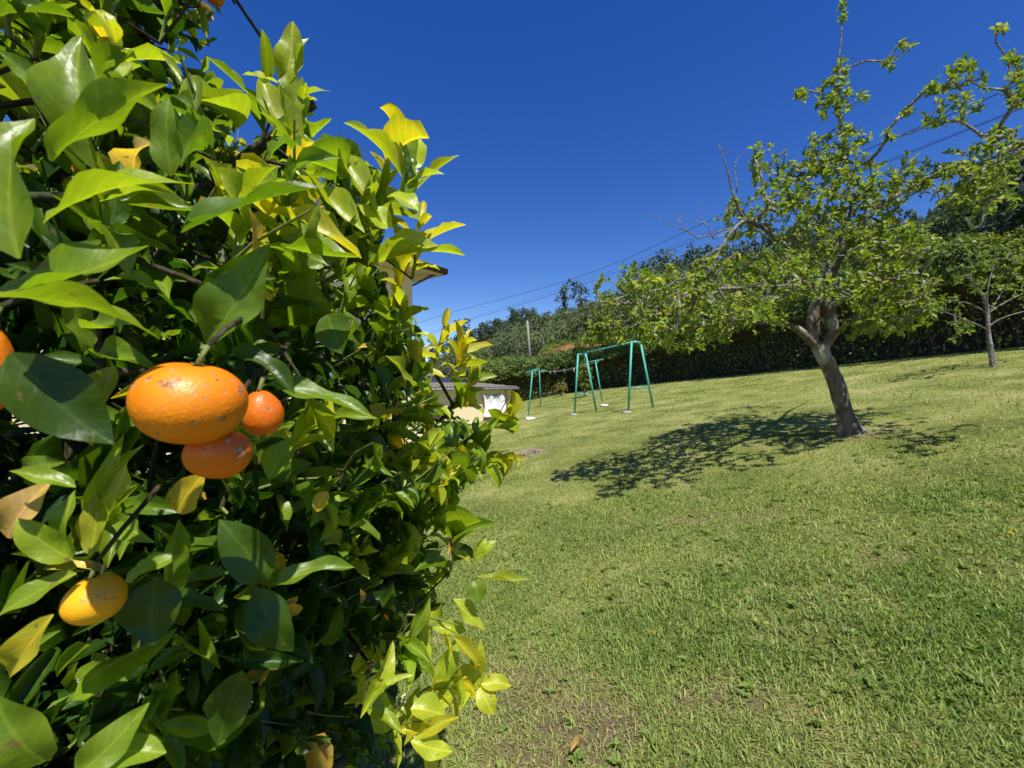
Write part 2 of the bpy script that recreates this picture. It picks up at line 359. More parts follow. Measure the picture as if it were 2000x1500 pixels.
def rosettes(LV, tips, dirs, rng, nleaf=(4, 8), size=(.06, .09), wr=.5, spread=.9, up=.5, tint=(.2, .8), bright=(.75, 1.2), span=.05):
    """little whorls of leaves at twig tips"""
    for p, q in zip(tips, dirs):
        m = int(rng.integers(*nleaf)); a0 = rng.uniform(0, 6.28); q = nrm(q)
        a = np.array([0, 0, 1.]) if abs(q[2]) < .9 else np.array([1., 0, 0]); X = nrm(np.cross(a, q)); Y = np.cross(q, X)
        th = a0 + np.arange(m) * 2.4 + rng.normal(0, .25, m); inc = spread * rng.uniform(.6, 1.25, m)
        dd = np.cos(inc)[:, None] * q + np.sin(inc)[:, None] * (np.cos(th)[:, None] * X + np.sin(th)[:, None] * Y)
        dd[:, 2] -= rng.uniform(0, .25, m); dd = nrm(dd)
        nn = nrm(q * .7 + np.array([0, 0, up]) + rng.normal(0, .25, (m, 3)))
        L_ = rng.uniform(*size, m); t0 = rng.uniform(*tint)
        B = p - q * (np.arange(m)[:, None] / m) * span
        LV.add(B, dd, nn, L_, L_ * wr * rng.uniform(.85, 1.15, m), np.stack([np.clip(t0 + rng.normal(0, .12, m), 0, 1), rng.uniform(*bright, m), rng.uniform(0, 1, m)], -1))
def grow(nodes, targets, rng, step=.12, jit=.03, sag=0.0, bias=None):
    """connects each target to the nearest node of the growing tree; returns pos, parent, tip ids"""
    P = np.zeros((len(nodes) + len(targets) * 40, 3)); n = len(nodes); P[:n] = nodes
    par = [-1] * n; n0 = n; T = np.asarray(targets)
    d0 = np.min(np.linalg.norm(T[:, None] - np.asarray(nodes)[None], axis=-1), 1); tips = np.zeros(len(T), int)
    for k in np.argsort(d0):
        v = T[k] - P[:n]; dist = np.linalg.norm(v, axis=1) - (bias * v[:, 2] if bias else 0)
        j = int(np.argmin(dist)); D = np.linalg.norm(T[k] - P[j]); m = min(max(1, int(D / step)), 35); prev = j
        side = rng.normal(0, 1, 3) * D * .10
        for q in range(1, m + 1):
            f = q / m; P[n] = P[j] + (T[k] - P[j]) * f + side * math.sin(math.pi * f) + np.array([0, 0, -sag * D * math.sin(math.pi * f)]) + (rng.normal(0, jit, 3) if q < m else 0)
            par.append(prev); prev = n; n += 1
        tips[k] = prev
    return P[:n], np.array(par), tips, n0
def branch_mesh(P, par, tips, n0, mat, name, r0=.004, pw=.42, rmax=.05, sides=5):
    cnt = np.zeros(len(P)); cnt[tips] += 1
    for i in range(len(P) - 1, n0 - 1, -1): cnt[par[i]] += cnt[i]
    rad = np.minimum(r0 * np.maximum(cnt, 1) ** pw, rmax)
    ch = np.arange(n0, len(P)); a = P[par[ch]]; b = P[ch]; rb = rad[ch]; ra = np.where(par[ch] < n0, rb * 1.15, np.minimum(rad[par[ch]], rb * 1.6))
    T = nrm(b - a); A = np.where(np.abs(T[:, 2:3]) < .9, [[0, 0, 1.]], [[1., 0, 0]]); X = nrm(np.cross(A, T)); Y = np.cross(T, X)
    th = np.arange(sides) / sides * 2 * math.pi; C = np.cos(th)[None, :, None] * X[:, None] + np.sin(th)[None, :, None] * Y[:, None]
    V = np.concatenate([a[:, None] + C * ra[:, None, None], b[:, None] + T[:, None] * rb[:, None, None] * .4 + C * rb[:, None, None]], 1)
    j = np.arange(sides); q = np.stack([j, (j + 1) % sides, (j + 1) % sides + sides, j + sides], -1)
    Fq = (q[None] + (np.arange(len(ch)) * 2 * sides)[:, None, None]).reshape(-1, 4)
    return mk_mesh(name, V.reshape(-1, 3), Fq, mats=[mat])
T_SMALL = [leaf_template(3, 2, f, c_) for f, c_ in ((.5, .3), (.9, .7), (.3, -.3), (.7, 1.1))]
T_MID = [leaf_template(5, 2, f, c_, .12, s_) for f, c_, s_ in ((.6, .4, .4), (1.0, .9, -.5), (.5, 1.5, .2), (.8, -.35, .2), (1.2, 1.2, .6), (.7, .6, -.8), (1.3, .5, .3), (.5, 2.0, -.3))]
T_BIG = [leaf_template(9, 4, f, c_, w_, s_, p_) for f, c_, w_, s_, p_ in ((.6, .4, .16, .5, 0), (.9, .8, .22, -.5, 1), (.5, 1.3, .2, .2, 2), (.7, -.3, .18, .3, 3), (1.1, 1.1, .26, .6, 4), (.8, .6, .22, -.8, 5), (.4, .25, .2, .5, .5))]
T_HERO = [leaf_template(12, 4, f, c_, w_, s_, p_, (.74, 1.0)) for f, c_, w_, s_, p_ in ((.35, .35, .12, .4, 0), (.5, .6, .16, -.5, 1), (.3, .8, .14, .3, 2), (.45, -.3, .14, .5, 3), (.6, .7, .18, -.4, 4), (.4, .3, .2, .7, 5), (.3, .5, .15, -.2, .5))]
T_DIAM = [(np.array([[0, 0, 0], [.5, .45, .08], [0, 1, -.12], [-.5, .45, .08]]), np.array([[0, 1, 2, 3]]), np.array([[.5, 0], [1, .5], [.5, 1], [0, .5]]))]

# ------------------------------------------------------------------ the wooded hill behind
def tree_variant(kind, seed):
    """crown leaf clumps + trunk for a far tree of height ~1 (unit), returns crown arrays and trunk MB"""
    r = np.random.default_rng(seed); LV = Leaves(); mb = MB()
    if kind == 'euc':
        mb.tube([(0, 0, -.05), (.01, .01, .4), (-.01, .02, .75), (.01, 0, .93)], [.014, .011, .007, .003], 5)
        cl = [(r.normal(0, .07), r.normal(0, .07), z, r.uniform(.05, .10), r.uniform(.05, .09)) for z in np.linspace(.42, .97, 13)]
        for x, y, z, *_ in cl[::2]: mb.tube([(0, 0, z - .12), (x * .7, y * .7, z - .03), (x, y, z)], [.005, .003, .002], 4, cap=False)
        m = 24
    else:
        mb.tube([(0, 0, -.05), (.01, 0, .3), (0, .02, .6)], [.035, .025, .012], 5)
        cl = []
        for _ in range(15):
            v = nrm(r.normal(0, 1, 3)) * r.uniform(.55, 1); cl.append((v[0] * .30, v[1] * .30, .58 + v[2] * .32, r.uniform(.10, .16), r.uniform(.08, .13)))
        m = 28
    for x, y, z, a, b in cl:
        v = nrm(r.normal(0, 1, (m, 3))) * r.uniform(.5, 1, (m, 1)) ** .5
        p = np.array([x, y, z]) + v * [a, a, b]; n = nrm(v + [0, 0, .7] + r.normal(0, .3, (m, 3))); d = nrm(r.normal(0, 1, (m, 3)) + [0, 0, -.3])
        s_ = r.uniform(.035, .07, m) * (1.0 if kind == 'euc' else 1.25)
        LV.add(p, d, n, s_, s_ * .75, np.stack([np.clip(r.normal(.4, .12, m), 0, 1), r.uniform(.75, 1.25, m), r.uniform(0, 1, m)], -1))
    return LV.arrays(), mb
VARI = [('euc', 1), ('euc', 2), ('euc', 3), ('broad', 4), ('broad', 5), ('broad', 6)]
VARI = [(k_, *tree_variant(k_, s_)) for k_, s_ in VARI]
frng = np.random.default_rng(5)
# forest mass
VV, FF, CC, off = [], [], [], 0; TV, TF, toff = [], [], 0
cand = []
while len(cand) < 1150:
    D = frng.uniform(34, 300) if frng.random() < .6 else frng.uniform(34, 150)
    t_ = frng.uniform(-.5, 1.6) if len(cand) < 650 else frng.uniform(-.25, .45); x, y = D * t_, D
    s = (x - 13.9) * .9 + (y - 11.2) * .435
    if s < 14 or (y > 200 and s > 190) or s > 210: continue
    if 0 <= x - 4 <= 12 and 33 < y < 60 and s < 22: continue
    cand.append((x, y, s))
SKYL = np.array([(300, 700), (850, 655), (900, 628), (1010, 606), (1090, 603), (1180, 575), (1230, 520), (1300, 498), (1420, 475), (1600, 445), (1750, 432), (1840, 405), (1900, 345), (2000, 265), (2600, 90)], float)
for x, y, s in cand:
    euc = noise(x * .02, y * .02, 3) > .42 and s > 35
    v = int(frng.integers(0, 3)) if euc else int(frng.integers(3, 6))
    H = frng.uniform(10, 17) if euc else frng.uniform(5, 10) * (1 if s > 30 else .75)
    a, tb = VARI[v][1], VARI[v][2]; z = float(ground_z(x, y)); pxx = 1000 + F * x / y
    lim = CAMZ - y * (np.interp(pxx, SKYL[:, 0], SKYL[:, 1]) + frng.uniform(-4, 26) - 750) / F - z
    if lim < 2.5: continue
    H = min(H, lim); sw = 1.0 if euc else frng.uniform(.9, 1.3)
    sc = np.array([H * sw, H * sw, H]); ro = frng.uniform(0, 6.28); c, s0 = math.cos(ro), math.sin(ro); M = np.array([[c, s0, 0], [-s0, c, 0], [0, 0, 1]])
    keep = slice(None) if D < 900 else slice(None, None, 2)
    P = place(T_DIAM[0], (a[0] @ M) * sc, a[1] @ M, a[2] @ M, a[3] * H, a[4] * H)
    q = len(P); VV.append((P + [x, y, z]).reshape(-1, 3)); FF.append((T_DIAM[0][1][None] + (np.arange(q) * 4)[:, None, None] + off).reshape(-1, 4)); off += q * 4
    cc = a[5].copy(); cc[:, 0] = np.clip(cc[:, 0] + (-.18 if euc else .2) + frng.normal(0, .12), 0, 1); cc[:, 1] *= frng.uniform(.8, 1.2); CC.append(np.repeat(cc, 4, 0))
    tv = (np.concatenate(tb.V) @ M) * sc + [x, y, z]
    for f in tb.F4: TF.append(f + toff)
    TV.append(tv); toff += len(tv)
link('forest', mk_mesh('forest', np.concatenate(VV), np.concatenate(FF), col=np.concatenate(CC), smooth=False, mats=[M_FOREST]), kind='stuff',
     label='mixed eucalyptus wood covering the hillside behind the hedge', category='forest')
link('forest_trunks', mk_mesh('forest_trunks', np.concatenate(TV), np.concatenate(TF), mats=[M_TWIG]), kind='stuff',
     label='pale slender trunks among the hillside eucalyptus wood', category='tree trunks')
# trees that stand out one by one: (px of trunk, px of top, depth, kind, tint shift, width, label)
SKY_T = [(1104, 556, 118, 0, -.05, .8, 'thin pale eucalyptus standing alone left of the dark one on the ridge'),
         (1134, 545, 112, 1, -.28, 1.25, 'dark full-crowned eucalyptus on the ridge right of the thin pale one'),
         (905, 622, 190, 2, -.2, 1.3, 'small round tree at the far left end of the wooded skyline'),
         (1010, 600, 170, 1, -.1, 1.3, 'tall tree topping the skyline above the leaning grey pole'),
         (1250, 512, 96, 2, -.2, 1.5, 'large eucalyptus at the left edge of the apple crown against the sky'),
         (1300, 488, 90, 0, -.2, 1.5, 'eucalyptus rising behind the apple tree just under the power cable'),
         (1790, 405, 66, 1, -.15, 1.0, 'greyish tree top seen through the gap right of the apple crown'),
         (1885, 350, 40, 4, -.3, .62, 'dark evergreen tree beyond the hedge below the leafy apple branch'),
         (2005, 250, 32, 3, -.3, .62, 'tall dark evergreen filling the right edge beyond the hedge')]
for px, py, D, v, ts, sw, lab in SKY_T:
    x = D * (px - 1000) / F; z = float(ground_z(x, D)); top = CAMZ - D * (py - 750) / F; H = max(5, top - z)
    a, tb = VARI[v][1], VARI[v][2]
    e = thing('eucalyptus_tree' if v < 3 else 'evergreen_tree', (x, D, z), lab, 'tree')
    sc = np.array([H * sw, H * sw, H])
    reps = 1 if D > 60 else 3
    Ps, Cs = [], []
    for r_ in range(reps):
        off_ = frng.normal(0, .03, a[0].shape) if r_ else 0
        sm = 1 if reps == 1 else .62
        P = place(T_DIAM[0], (a[0] + off_) * sc, a[1] if r_ != 1 else np.roll(a[1], 3, 0), a[2], a[3] * H * sm, a[4] * H * sm)
        cc = a[5].copy(); cc[:, 0] = np.clip(cc[:, 0] + ts, 0, 1); Ps.append(P); Cs.append(np.repeat(cc, 4, 0))
    P = np.concatenate(Ps); q = len(P)
    link('crown', mk_mesh('crown', P.reshape(-1, 3) + [x, D, z], (T_DIAM[0][1][None] + (np.arange(q) * 4)[:, None, None]).reshape(-1, 4), col=np.concatenate(Cs), smooth=False, mats=[M_FOREST]), e)
    link('trunk', mk_mesh('trunk', np.concatenate(tb.V) * sc + [x, D, z], [np.concatenate(tb.F4)], mats=[M_TWIG]), e)

# ------------------------------------------------------------------ hedges
def hedge(name, pts, label, height, n_leaf, seed, tintf, stems_m=14, overhang=.75, dry=0.0, bright=1.0):
    r = np.random.default_rng(seed); P = spline(np.array(pts, float), 80)
    seg = np.concatenate([[0], np.cumsum(np.linalg.norm(np.diff(P, axis=0), axis=1))]); LEN = seg[-1]
    T = nrm(np.gradient(P, axis=0)); Nn = np.stack([T[:, 1], -T[:, 0]], -1)          # side facing the lawn is chosen below
    mid = P[len(P) // 2]; ln = np.array([4., 12.]) - mid
    if np.dot(Nn[len(P) // 2], ln) < 0: Nn = -Nn
    def at(s): return np.stack([np.interp(s, seg, P[:, i]) for i in (0, 1)], -1), np.stack([np.interp(s, seg, Nn[:, i]) for i in (0, 1)], -1)
    p0 = P[len(P) // 2]; e = thing(name, (p0[0], p0[1], float(ground_z(*p0))), label, 'hedge')
    # uneven inner body
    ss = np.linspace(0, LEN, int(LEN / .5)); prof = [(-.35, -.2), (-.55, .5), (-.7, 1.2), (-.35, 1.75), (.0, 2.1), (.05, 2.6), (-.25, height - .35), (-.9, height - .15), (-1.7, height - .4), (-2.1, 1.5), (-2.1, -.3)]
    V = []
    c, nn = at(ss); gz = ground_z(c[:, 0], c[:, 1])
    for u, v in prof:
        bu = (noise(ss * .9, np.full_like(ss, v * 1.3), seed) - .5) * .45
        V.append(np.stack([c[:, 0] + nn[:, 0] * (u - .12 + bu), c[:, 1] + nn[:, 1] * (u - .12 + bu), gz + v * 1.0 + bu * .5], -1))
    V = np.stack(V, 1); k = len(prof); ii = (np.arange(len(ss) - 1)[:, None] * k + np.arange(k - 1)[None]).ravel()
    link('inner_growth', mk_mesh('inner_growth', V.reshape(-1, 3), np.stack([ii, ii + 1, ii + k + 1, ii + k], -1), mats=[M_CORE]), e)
    # leaves on the overhanging top
    m = n_leaf; s = r.uniform(0, LEN, m); c, nn = at(s); gz = ground_z(c[:, 0], c[:, 1])
    hh = height + (fbm(s * .35, s * 0 + 3, seed + 2) - .5) * 1.9 + (fbm(s * 1.3, s * 0 + 8, seed + 4) - .5) * .7
    th = r.beta(1.3, 1.4, m) * 3.0 - .75                                  # angle round the overhang: -45 deg (under) .. top .. back
    bulge = (fbm(s * .8, th * 1.4, seed + 7) - .5) * 1.25 + (fbm(s * 2.6, th * 3.5, seed + 8, 2) - .5) * .55 + np.abs(r.normal(0, .13, m))
    cv = (1.85 + hh) / 2; rv = (hh - 1.85) / 2 + .12
    u = -overhang * .35 + np.cos(th) * (overhang + bulge * .8); v = cv + np.sin(th) * (rv + bulge * .6)
    lowk = r.random(m) < .16; v = np.where(lowk, r.uniform(.1, 1.8, m), v); u = np.where(lowk, r.uniform(-.6, -.1, m), u)
    u = np.where(np.cos(th) < 0, u * 2.0, u)
    B = np.stack([c[:, 0] + nn[:, 0] * u, c[:, 1] + nn[:, 1] * u, gz + v], -1)
    on = np.stack([nn[:, 0] * np.cos(th), nn[:, 1] * np.cos(th), np.sin(th)], -1)
    n_ = nrm(on + [0, 0, .5] + r.normal(0, .35, (m, 3))); d_ = nrm(np.stack([r.normal(0, .6, m), r.normal(0, .6, m), r.normal(-.5, .5, m)], -1) + on * .5)
    L_ = r.uniform(.07, .13, m)
    tint = np.clip(tintf(B, r) + (fbm(s * 1.1, v * 1.1, seed + 9) - .5) * .5 + r.normal(0, .1, m), 0, 1)
    arr = (B, d_, n_, L_, L_ * r.uniform(.5, .8, m), np.stack([tint, r.uniform(.7, 1.25, m) * bright, r.uniform(0, 1, m)], -1))
    link('foliage', build_leaves(arr, T_DIAM, M_HEDGE, 'foliage'), e, kind='stuff')
    # dry stems hanging in the hollow below
    m = int(LEN * stems_m); s = r.uniform(0, LEN, m); c, nn = at(s); gz = ground_z(c[:, 0], c[:, 1]); mb = MB()
    for i in range(m):
        u0 = r.uniform(-.6, -.2); base = np.array([c[i, 0] + nn[i, 0] * u0, c[i, 1] + nn[i, 1] * u0, gz[i] - .03]); h = r.uniform(.5, 2.1)
        lean = r.normal(0, .4, 3); tp = base + np.array([lean[0], lean[1], h]); md = (base + tp) / 2 + r.normal(0, .05, 3)
        mb.tube([base, md, tp], [.009, .007, .003], 3, cap=False)
    link('dry_stems', mb.mesh('dry_stems', M_DRY), e, kind='stuff')
    return e
def tint_right(B, r):
    px, py = proj(B); return .35 + .45 * np.clip((B[:, 0] - 12.2) / 2.0, 0, 1)
hedge('hedge', [(17.5, 4.0), (15.0, 8.4), (13.7, 11.4), (12.4, 14.8), (10.9, 18.2), (8.7, 24.5), (5.0, 32)], 'long dark overgrown hedge along the right side of the lawn behind the apple tree', 3.5, 52000, 31, tint_right, 5, .7)
hedge('hedge', [(6.4, 33.0), (3, 32.6), (0, 32.4), (-4, 32.2), (-9, 31.8), (-16, 31)], 'sunlit bushy green hedge behind the clothes poles and the low shed', 3.6, 30000, 32, lambda B, r: .5 + 0 * B[:, 0], 14, .7, bright=1.15)

# ------------------------------------------------------------------ house at the left, shed, patio
M_CREAM = mat_plain('cream_render', (.76, .63, .38), (.82, .70, .46), 3, .85, .15, 60)
M_SOFFIT = mat_plain('cream_soffit', (.60, .49, .30), (.66, .55, .35), 2, .8, .1, 30)
M_TILE = mat_plain('grey_roof_tile', (.10, .085, .075), (.22, .19, .165), 7, .85, .4, 30)
M_REDTILE = mat_plain('red_roof_tile', (.38, .12, .06), (.52, .20, .10), 7, .85, .4, 30)
M_GUTTER = mat_plain('dark_gutter', (.03, .025, .022), (.06, .05, .045), 10, .5, .05)
M_WHITE = mat_plain('white_paint', (.70, .69, .66), (.80, .79, .76), 6, .6, .1)
M_CONC = mat_plain('concrete', (.26, .25, .23), (.40, .38, .35), 5, .9, .3, 50)
M_PLASTIC = mat_plain('white_plastic_sheet', (.68, .70, .72), (.85, .86, .87), 3, .4, .3, 9)
M_YPIPE = mat_plain('yellow_pipe', (.55, .40, .16), (.62, .47, .22), 6, .5, .05)
M_BROWN = mat_plain('brown_shutter', (.10, .06, .035), (.15, .09, .055), 8, .6, .2)
def quadmesh(name, pts, mat, thick=0.0):
    P = np.array(pts, float); mb = MB()
    if thick:
        nrm_ = nrm(np.cross(P[1] - P[0], P[3] - P[0])) * thick
        mb.add(np.concatenate([P, P - nrm_]), [[0, 1, 2, 3], [7, 6, 5, 4], [0, 4, 5, 1], [1, 5, 6, 2], [2, 6, 7, 3], [3, 7, 4, 0]])
    else: mb.add(P, [[0, 1, 2, 3]])
    return mb.mesh(name, mat)
def house():
    e1 = np.array([-.6, -.8, 0]); e2 = np.array([-.8, .6, 0]); ze = 4.62
    K = np.array([-1.95, 12.0, 0.]); W = K + .62 * (e1 + e2); A, Bd = 10.0, 8.0
    ctr = W + e1 * A / 2 + e2 * Bd / 2; e = thing('house', (ctr[0], ctr[1], -1.2), 'cream rendered house with dark eaves half hidden by the citrus tree', 'house')
    zb = -1.6
    w = [W, W + e1 * A, W + e1 * A + e2 * Bd, W + e2 * Bd]; up = lambda p, z: np.array([p[0], p[1], z])
    for i in range(4):
        a, b = w[i], w[(i + 1) % 4]
        link('wall', quadmesh('wall', [up(a, zb), up(b, zb), up(b, ze - .02), up(a, ze - .02)], M_CREAM), e)
    kk = [K, K + e1 * (A + 1.24), K + e1 * (A + 1.24) + e2 * (Bd + 1.24), K + e2 * (Bd + 1.24)]
    link('soffit', quadmesh('soffit', [up(p, ze) for p in kk], M_SOFFIT, .05), e)
    mb = MB()
    for i in range(4):
        a, b = up(kk[i], ze + .09), up(kk[(i + 1) % 4], ze + .09); d = nrm(b - a); n = np.cross(d, [0, 0, 1.]); c = (kk[0] + kk[2]) / 2
        if np.dot(n, a - c) < 0: n = -n
        mb.box((a + b) / 2 + n * .03, (np.linalg.norm(b - a) + .12, .06, .17), [d, n, [0, 0, 1]])
    link('fascia', mb.mesh('fascia', M_BROWN), e)
    mb = MB()
    for i in range(4):
        a, b = up(kk[i], ze + .10), up(kk[(i + 1) % 4], ze + .10); c = (kk[0] + kk[2]) / 2; d = nrm(b - a); n = np.cross(d, [0, 0, 1.])
        if np.dot(n, a - c) < 0: n = -n
        mb.tube([a + n * .12, b + n * .12], [.06, .06], 8)
    link('gutter', mb.mesh('gutter', M_GUTTER), e)
    # hipped roof, rows of tiles as real steps
    c0 = up((kk[0] + kk[3]) / 2 + e1 * 4.6, ze + 2.2); c1 = up((kk[1] + kk[2]) / 2 - e1 * 4.6, ze + 2.2); q = [up(p, ze + .17) for p in kk]
    mb = MB()
    for a, b, c, d in ((q[0], q[1], c1, c0), (q[2], q[3], c0, c1), (q[3], q[0], c0, c0), (q[1], q[2], c1, c1)):
        rows = 16
        for k in range(rows):
            f0, f1 = k / rows, (k + 1.08) / rows; f1 = min(f1, 1)
            p = [a + (d - a) * f0, b + (c - b) * f0, b + (c - b) * f1, a + (d - a) * f1]; lift = np.array([0, 0, .05])
            mb.add([p[0] + lift, p[1] + lift, p[2], p[3], p[0] - [0, 0, .01], p[1] - [0, 0, .01]], [[0, 1, 2, 3], [4, 5, 1, 0]])
    r = link('roof', mb.mesh('roof', M_TILE), e)
    ch = c0 + e1 * .3; cm = MB().box(ch + [0, 0, .4], (.5, .5, 1.3)).box(ch + [0, 0, 1.08], (.62, .62, .08)).mesh('chimney', M_CREAM)
    link('chimney', cm, r)
    # downpipe on the visible corner, a window with shutter on the garden wall
    pc = W - (e1 + e2) * .07 + e2 * .35
    link('downpipe', MB().tube([up(pc, zb), up(pc, ze - .35), up(pc - e2 * .35 - (e1 + e2) * .42, ze + .05)], .045, 8).mesh('downpipe', M_BROWN, True), e)
    n1 = np.cross(e1, [0, 0, 1.]); n1 = n1 if np.dot(n1, e2) < 0 else -n1
    for sft in (2.2, 5.6):
        o = up(W + e1 * sft, 2.1)
        f = link('window', MB().box(o + n1 * .01, (1.3, .07, 1.3), [e1, n1, [0, 0, 1]]).mesh('window', M_WHITE), e)
        link('pane', MB().box(o + n1 * .02 - e1 * .31, (.54, .07, 1.14), [e1, n1, [0, 0, 1]]).box(o + n1 * .02 + e1 * .31, (.54, .07, 1.14), [e1, n1, [0, 0, 1]]).mesh('pane', M_GUTTER), f)
        link('sill', MB().box(o + n1 * .08 - [0, 0, .7], (1.5, .2, .07), [e1, n1, [0, 0, 1]]).mesh('sill', M_WHITE), f)
    return W, e1, e2
HW, HE1, HE2 = house()
def corrugated(P0, along, slope, LA, LS, amp, per, mat, name, nrow=3):
    """wavy sheet: crests run down the slope"""
    n = int(LA / per * 8); a = np.linspace(0, LA, n); b = np.linspace(0, LS, nrow + 1); nn = nrm(np.cross(along, slope)); nn = nn if nn[2] > 0 else -nn
    V = []
    for r_ in range(nrow):
        for bb, li in ((b[r_], .03), (b[r_ + 1] + .02, 0)):
            h = amp * np.abs(np.sin(math.pi * a / per)) + li; V.append(P0 + a[:, None] * along + bb * slope + h[:, None] * nn)
    # underside edge
    V = np.array(V); k = n; mb = MB()
    for r_ in range(nrow):
        q = np.concatenate([V[2 * r_], V[2 * r_ + 1], V[2 * r_] - nn * .035]); i = np.arange(k - 1)
        mb.add(q, np.concatenate([np.stack([i, i + 1, i + 1 + k, i + k], -1), np.stack([i + 2 * k, i + 1 + 2 * k, i + 1, i], -1)]))
    return mb.mesh(name, mat, True)
def shed():
    p0 = np.array([.02, 21.0, 0]); dr = nrm(np.array([-.76, -.65, 0])); LA = 8.2; inn = nrm(np.array([dr[1], -dr[0], 0])); inn = inn if inn[0] < 0 else -inn
    ze = 1.26; dep = 3.2; up = lambda p, z: np.array([p[0], p[1], z])
    e = thing('shed', (*(p0 + dr * LA / 2 + inn * dep / 2)[:2], -.3), 'low cream garden shed with wavy grey roof left of the clothes poles', 'shed')
    q = [p0, p0 + dr * LA, p0 + dr * LA + inn * dep, p0 + inn * dep]; zb = -1.2
    for i in range(4):
        a, b = q[i], q[(i + 1) % 4]; link('wall', quadmesh('wall', [up(a, zb), up(b, zb), up(b, ze + (.0 if i in (0,) else .0)), up(a, ze)], M_CREAM), e)
    sl = nrm(up(inn, .06)); st = up(p0 - dr * .15 - inn * .22, ze + .06)
    link('roof', corrugated(st, dr, sl, LA + .3, dep + .5, .05, .19, M_TILE, 'roof', 4), e)
    nn = nrm(np.cross(dr, sl)); nn = nn if nn[2] > 0 else -nn
    link('roof_deck', MB().box(st + dr * (LA + .3) / 2 + sl * (dep + .5) / 2 - nn * .045, (LA + .26, dep + .46, .05), [dr, sl, nn]).mesh('roof_deck', M_CONC), e)
    fa = st + dr * (LA + .3) / 2 - np.array([0, 0, .05])
    link('gutter', MB().box(fa - inn * .05, (LA + .34, .1, .1), [dr, inn, [0, 0, 1]]).mesh('gutter', mat_plain('grey_gutter', (.20, .20, .21), (.30, .30, .31), 9, .6)), e)
    dp = p0 + dr * .42 - inn * .05
    link('downpipe', MB().tube([up(dp, -.4), up(dp, ze - .14), up(dp - inn * .12, ze)], .045, 8).mesh('downpipe', M_YPIPE, True), e)
    # taller back part with a pale fascia
    b0 = p0 + inn * (dep + .1) + dr * 1.6
    link('rear_wall', MB().box(up(b0 + dr * 2.6 + inn * 1.2, .15), (5.2, 2.4, 3.4), [dr, inn, [0, 0, 1]]).mesh('rear_wall', M_WHITE), e)
    link('rear_roof', corrugated(up(b0 - dr * .1 - inn * .2, 1.88), dr, sl, 5.4, 2.9, .05, .19, M_TILE, 'rear_roof', 3), e)
    # crumpled plastic sheet hung on the wall
    g0 = p0 + dr * .75 - inn * .10; nx, nz = 26, 22; a = np.linspace(0, 1, nx); b = np.linspace(0, 1, nz); A, B_ = np.meshgrid(a, b)
    zlow = -.05 - 0 * A; top = ze - .22 - .12 * np.abs(np.sin(A * 3.3)); Z = top * (1 - B_) + zlow * B_; ww = 1.25 * (1 - .18 * np.sin(B_ * 3.1) * (A - .5) * 2)
    X = (A - .5) * ww + .6; bl = .06 * np.sin(A * 14 + 3 * B_) + .12 * (fbm(A * 5, B_ * 5, 3) - .5) + .16 * B_ ** 2 + .03
    V = g0[None, None] + X[..., None] * dr - np.abs(bl)[..., None] * inn; V[..., 2] = Z
    i = (np.arange(nz - 1)[:, None] * nx + np.arange(nx - 1)[None]).ravel()
    o = link('plastic_sheet', mk_mesh('plastic_sheet', V.reshape(-1, 3), np.stack([i, i + 1, i + nx + 1, i + nx], -1), mats=[M_PLASTIC]), label='crumpled white plastic sheet hanging on the cream shed wall', category='plastic sheet')
    so = o.modifiers.new('thickness', 'SOLIDIFY'); so.thickness = .004
    # a few pale stones at the foot of the wall
    for k_, (f, rr) in enumerate(((.15, .09), (.5, .07), (.32, .06))):
        c = p0 + dr * f - inn * (.25 + .1 * k_); c = up(c, float(lawn_z(c[0], c[1])) + rr * .5); stone('stone', c, (rr * 1.3, rr, rr * .8), M_WHITE, ['larger pale stone at the right foot of the shed wall', 'pale stone at the shed wall nearest the plastic sheet', 'smallest pale stone lying between the two at the shed wall'][k_], 40 + k_)
def sphere_pts(nu, nv):
    u = np.linspace(0, 2 * math.pi, nu, endpoint=False); v = np.linspace(0, math.pi, nv)
    Uu, Vv = np.meshgrid(u, v); S = np.stack([np.sin(Vv) * np.cos(Uu), np.sin(Vv) * np.sin(Uu), np.cos(Vv)], -1).reshape(-1, 3)
    i = np.arange(nv - 1)[:, None] * nu; j = np.arange(nu)[None]; j2 = (j + 1) % nu
    return S, np.stack([i + j, i + nu + j, i + nu + j2, i + j2], -1).reshape(-1, 4)
def stone(name, c, size, mat, label, seed, category='stone', group=None):
    S, f = sphere_pts(12, 8); r = np.random.default_rng(seed); k = nrm(r.normal(0, 1, (6, 3)))
    S = S * (1 + .16 * np.sin(S @ k.T * 3 + r.uniform(0, 6, 6)).mean(1, keepdims=True) * 2); S = np.sign(S) * np.abs(S) ** .75
    o = bpy.data.objects.new(name, mk_mesh(name, S * np.array(size), f, mats=[mat])); COL.objects.link(o); o.location = tuple(map(float, c)); o['label'] = label; o['category'] = category
    return o
shed()
# patio by the house
pc = HW + HE2 * 1.0
px0 = np.array([[-3.9, 14.4], [-2.5, 13.6], [-2.15, 12.2], [-3.2, 9.0], [-6.5, 4.5], [-8.5, 5.5], [-5.5, 10.5]])
zz = [float(lawn_z(*p)) + .06 for p in px0]
mb = MB(); c = px0.mean(0); V = [[*p, z] for p, z in zip(px0, zz)] + [[*p, z - .2] for p, z in zip(px0, zz)]; n = len(px0)
V.append([c[0], c[1], float(np.mean(zz))]); mb.add(V, [[i, (i + 1) % n, 2 * n] for i in range(n)]); mb.add(V, [[i, i + n, (i + 1) % n + n, (i + 1) % n] for i in range(n)])
link('patio', mb.mesh('patio', M_CONC), kind='structure')

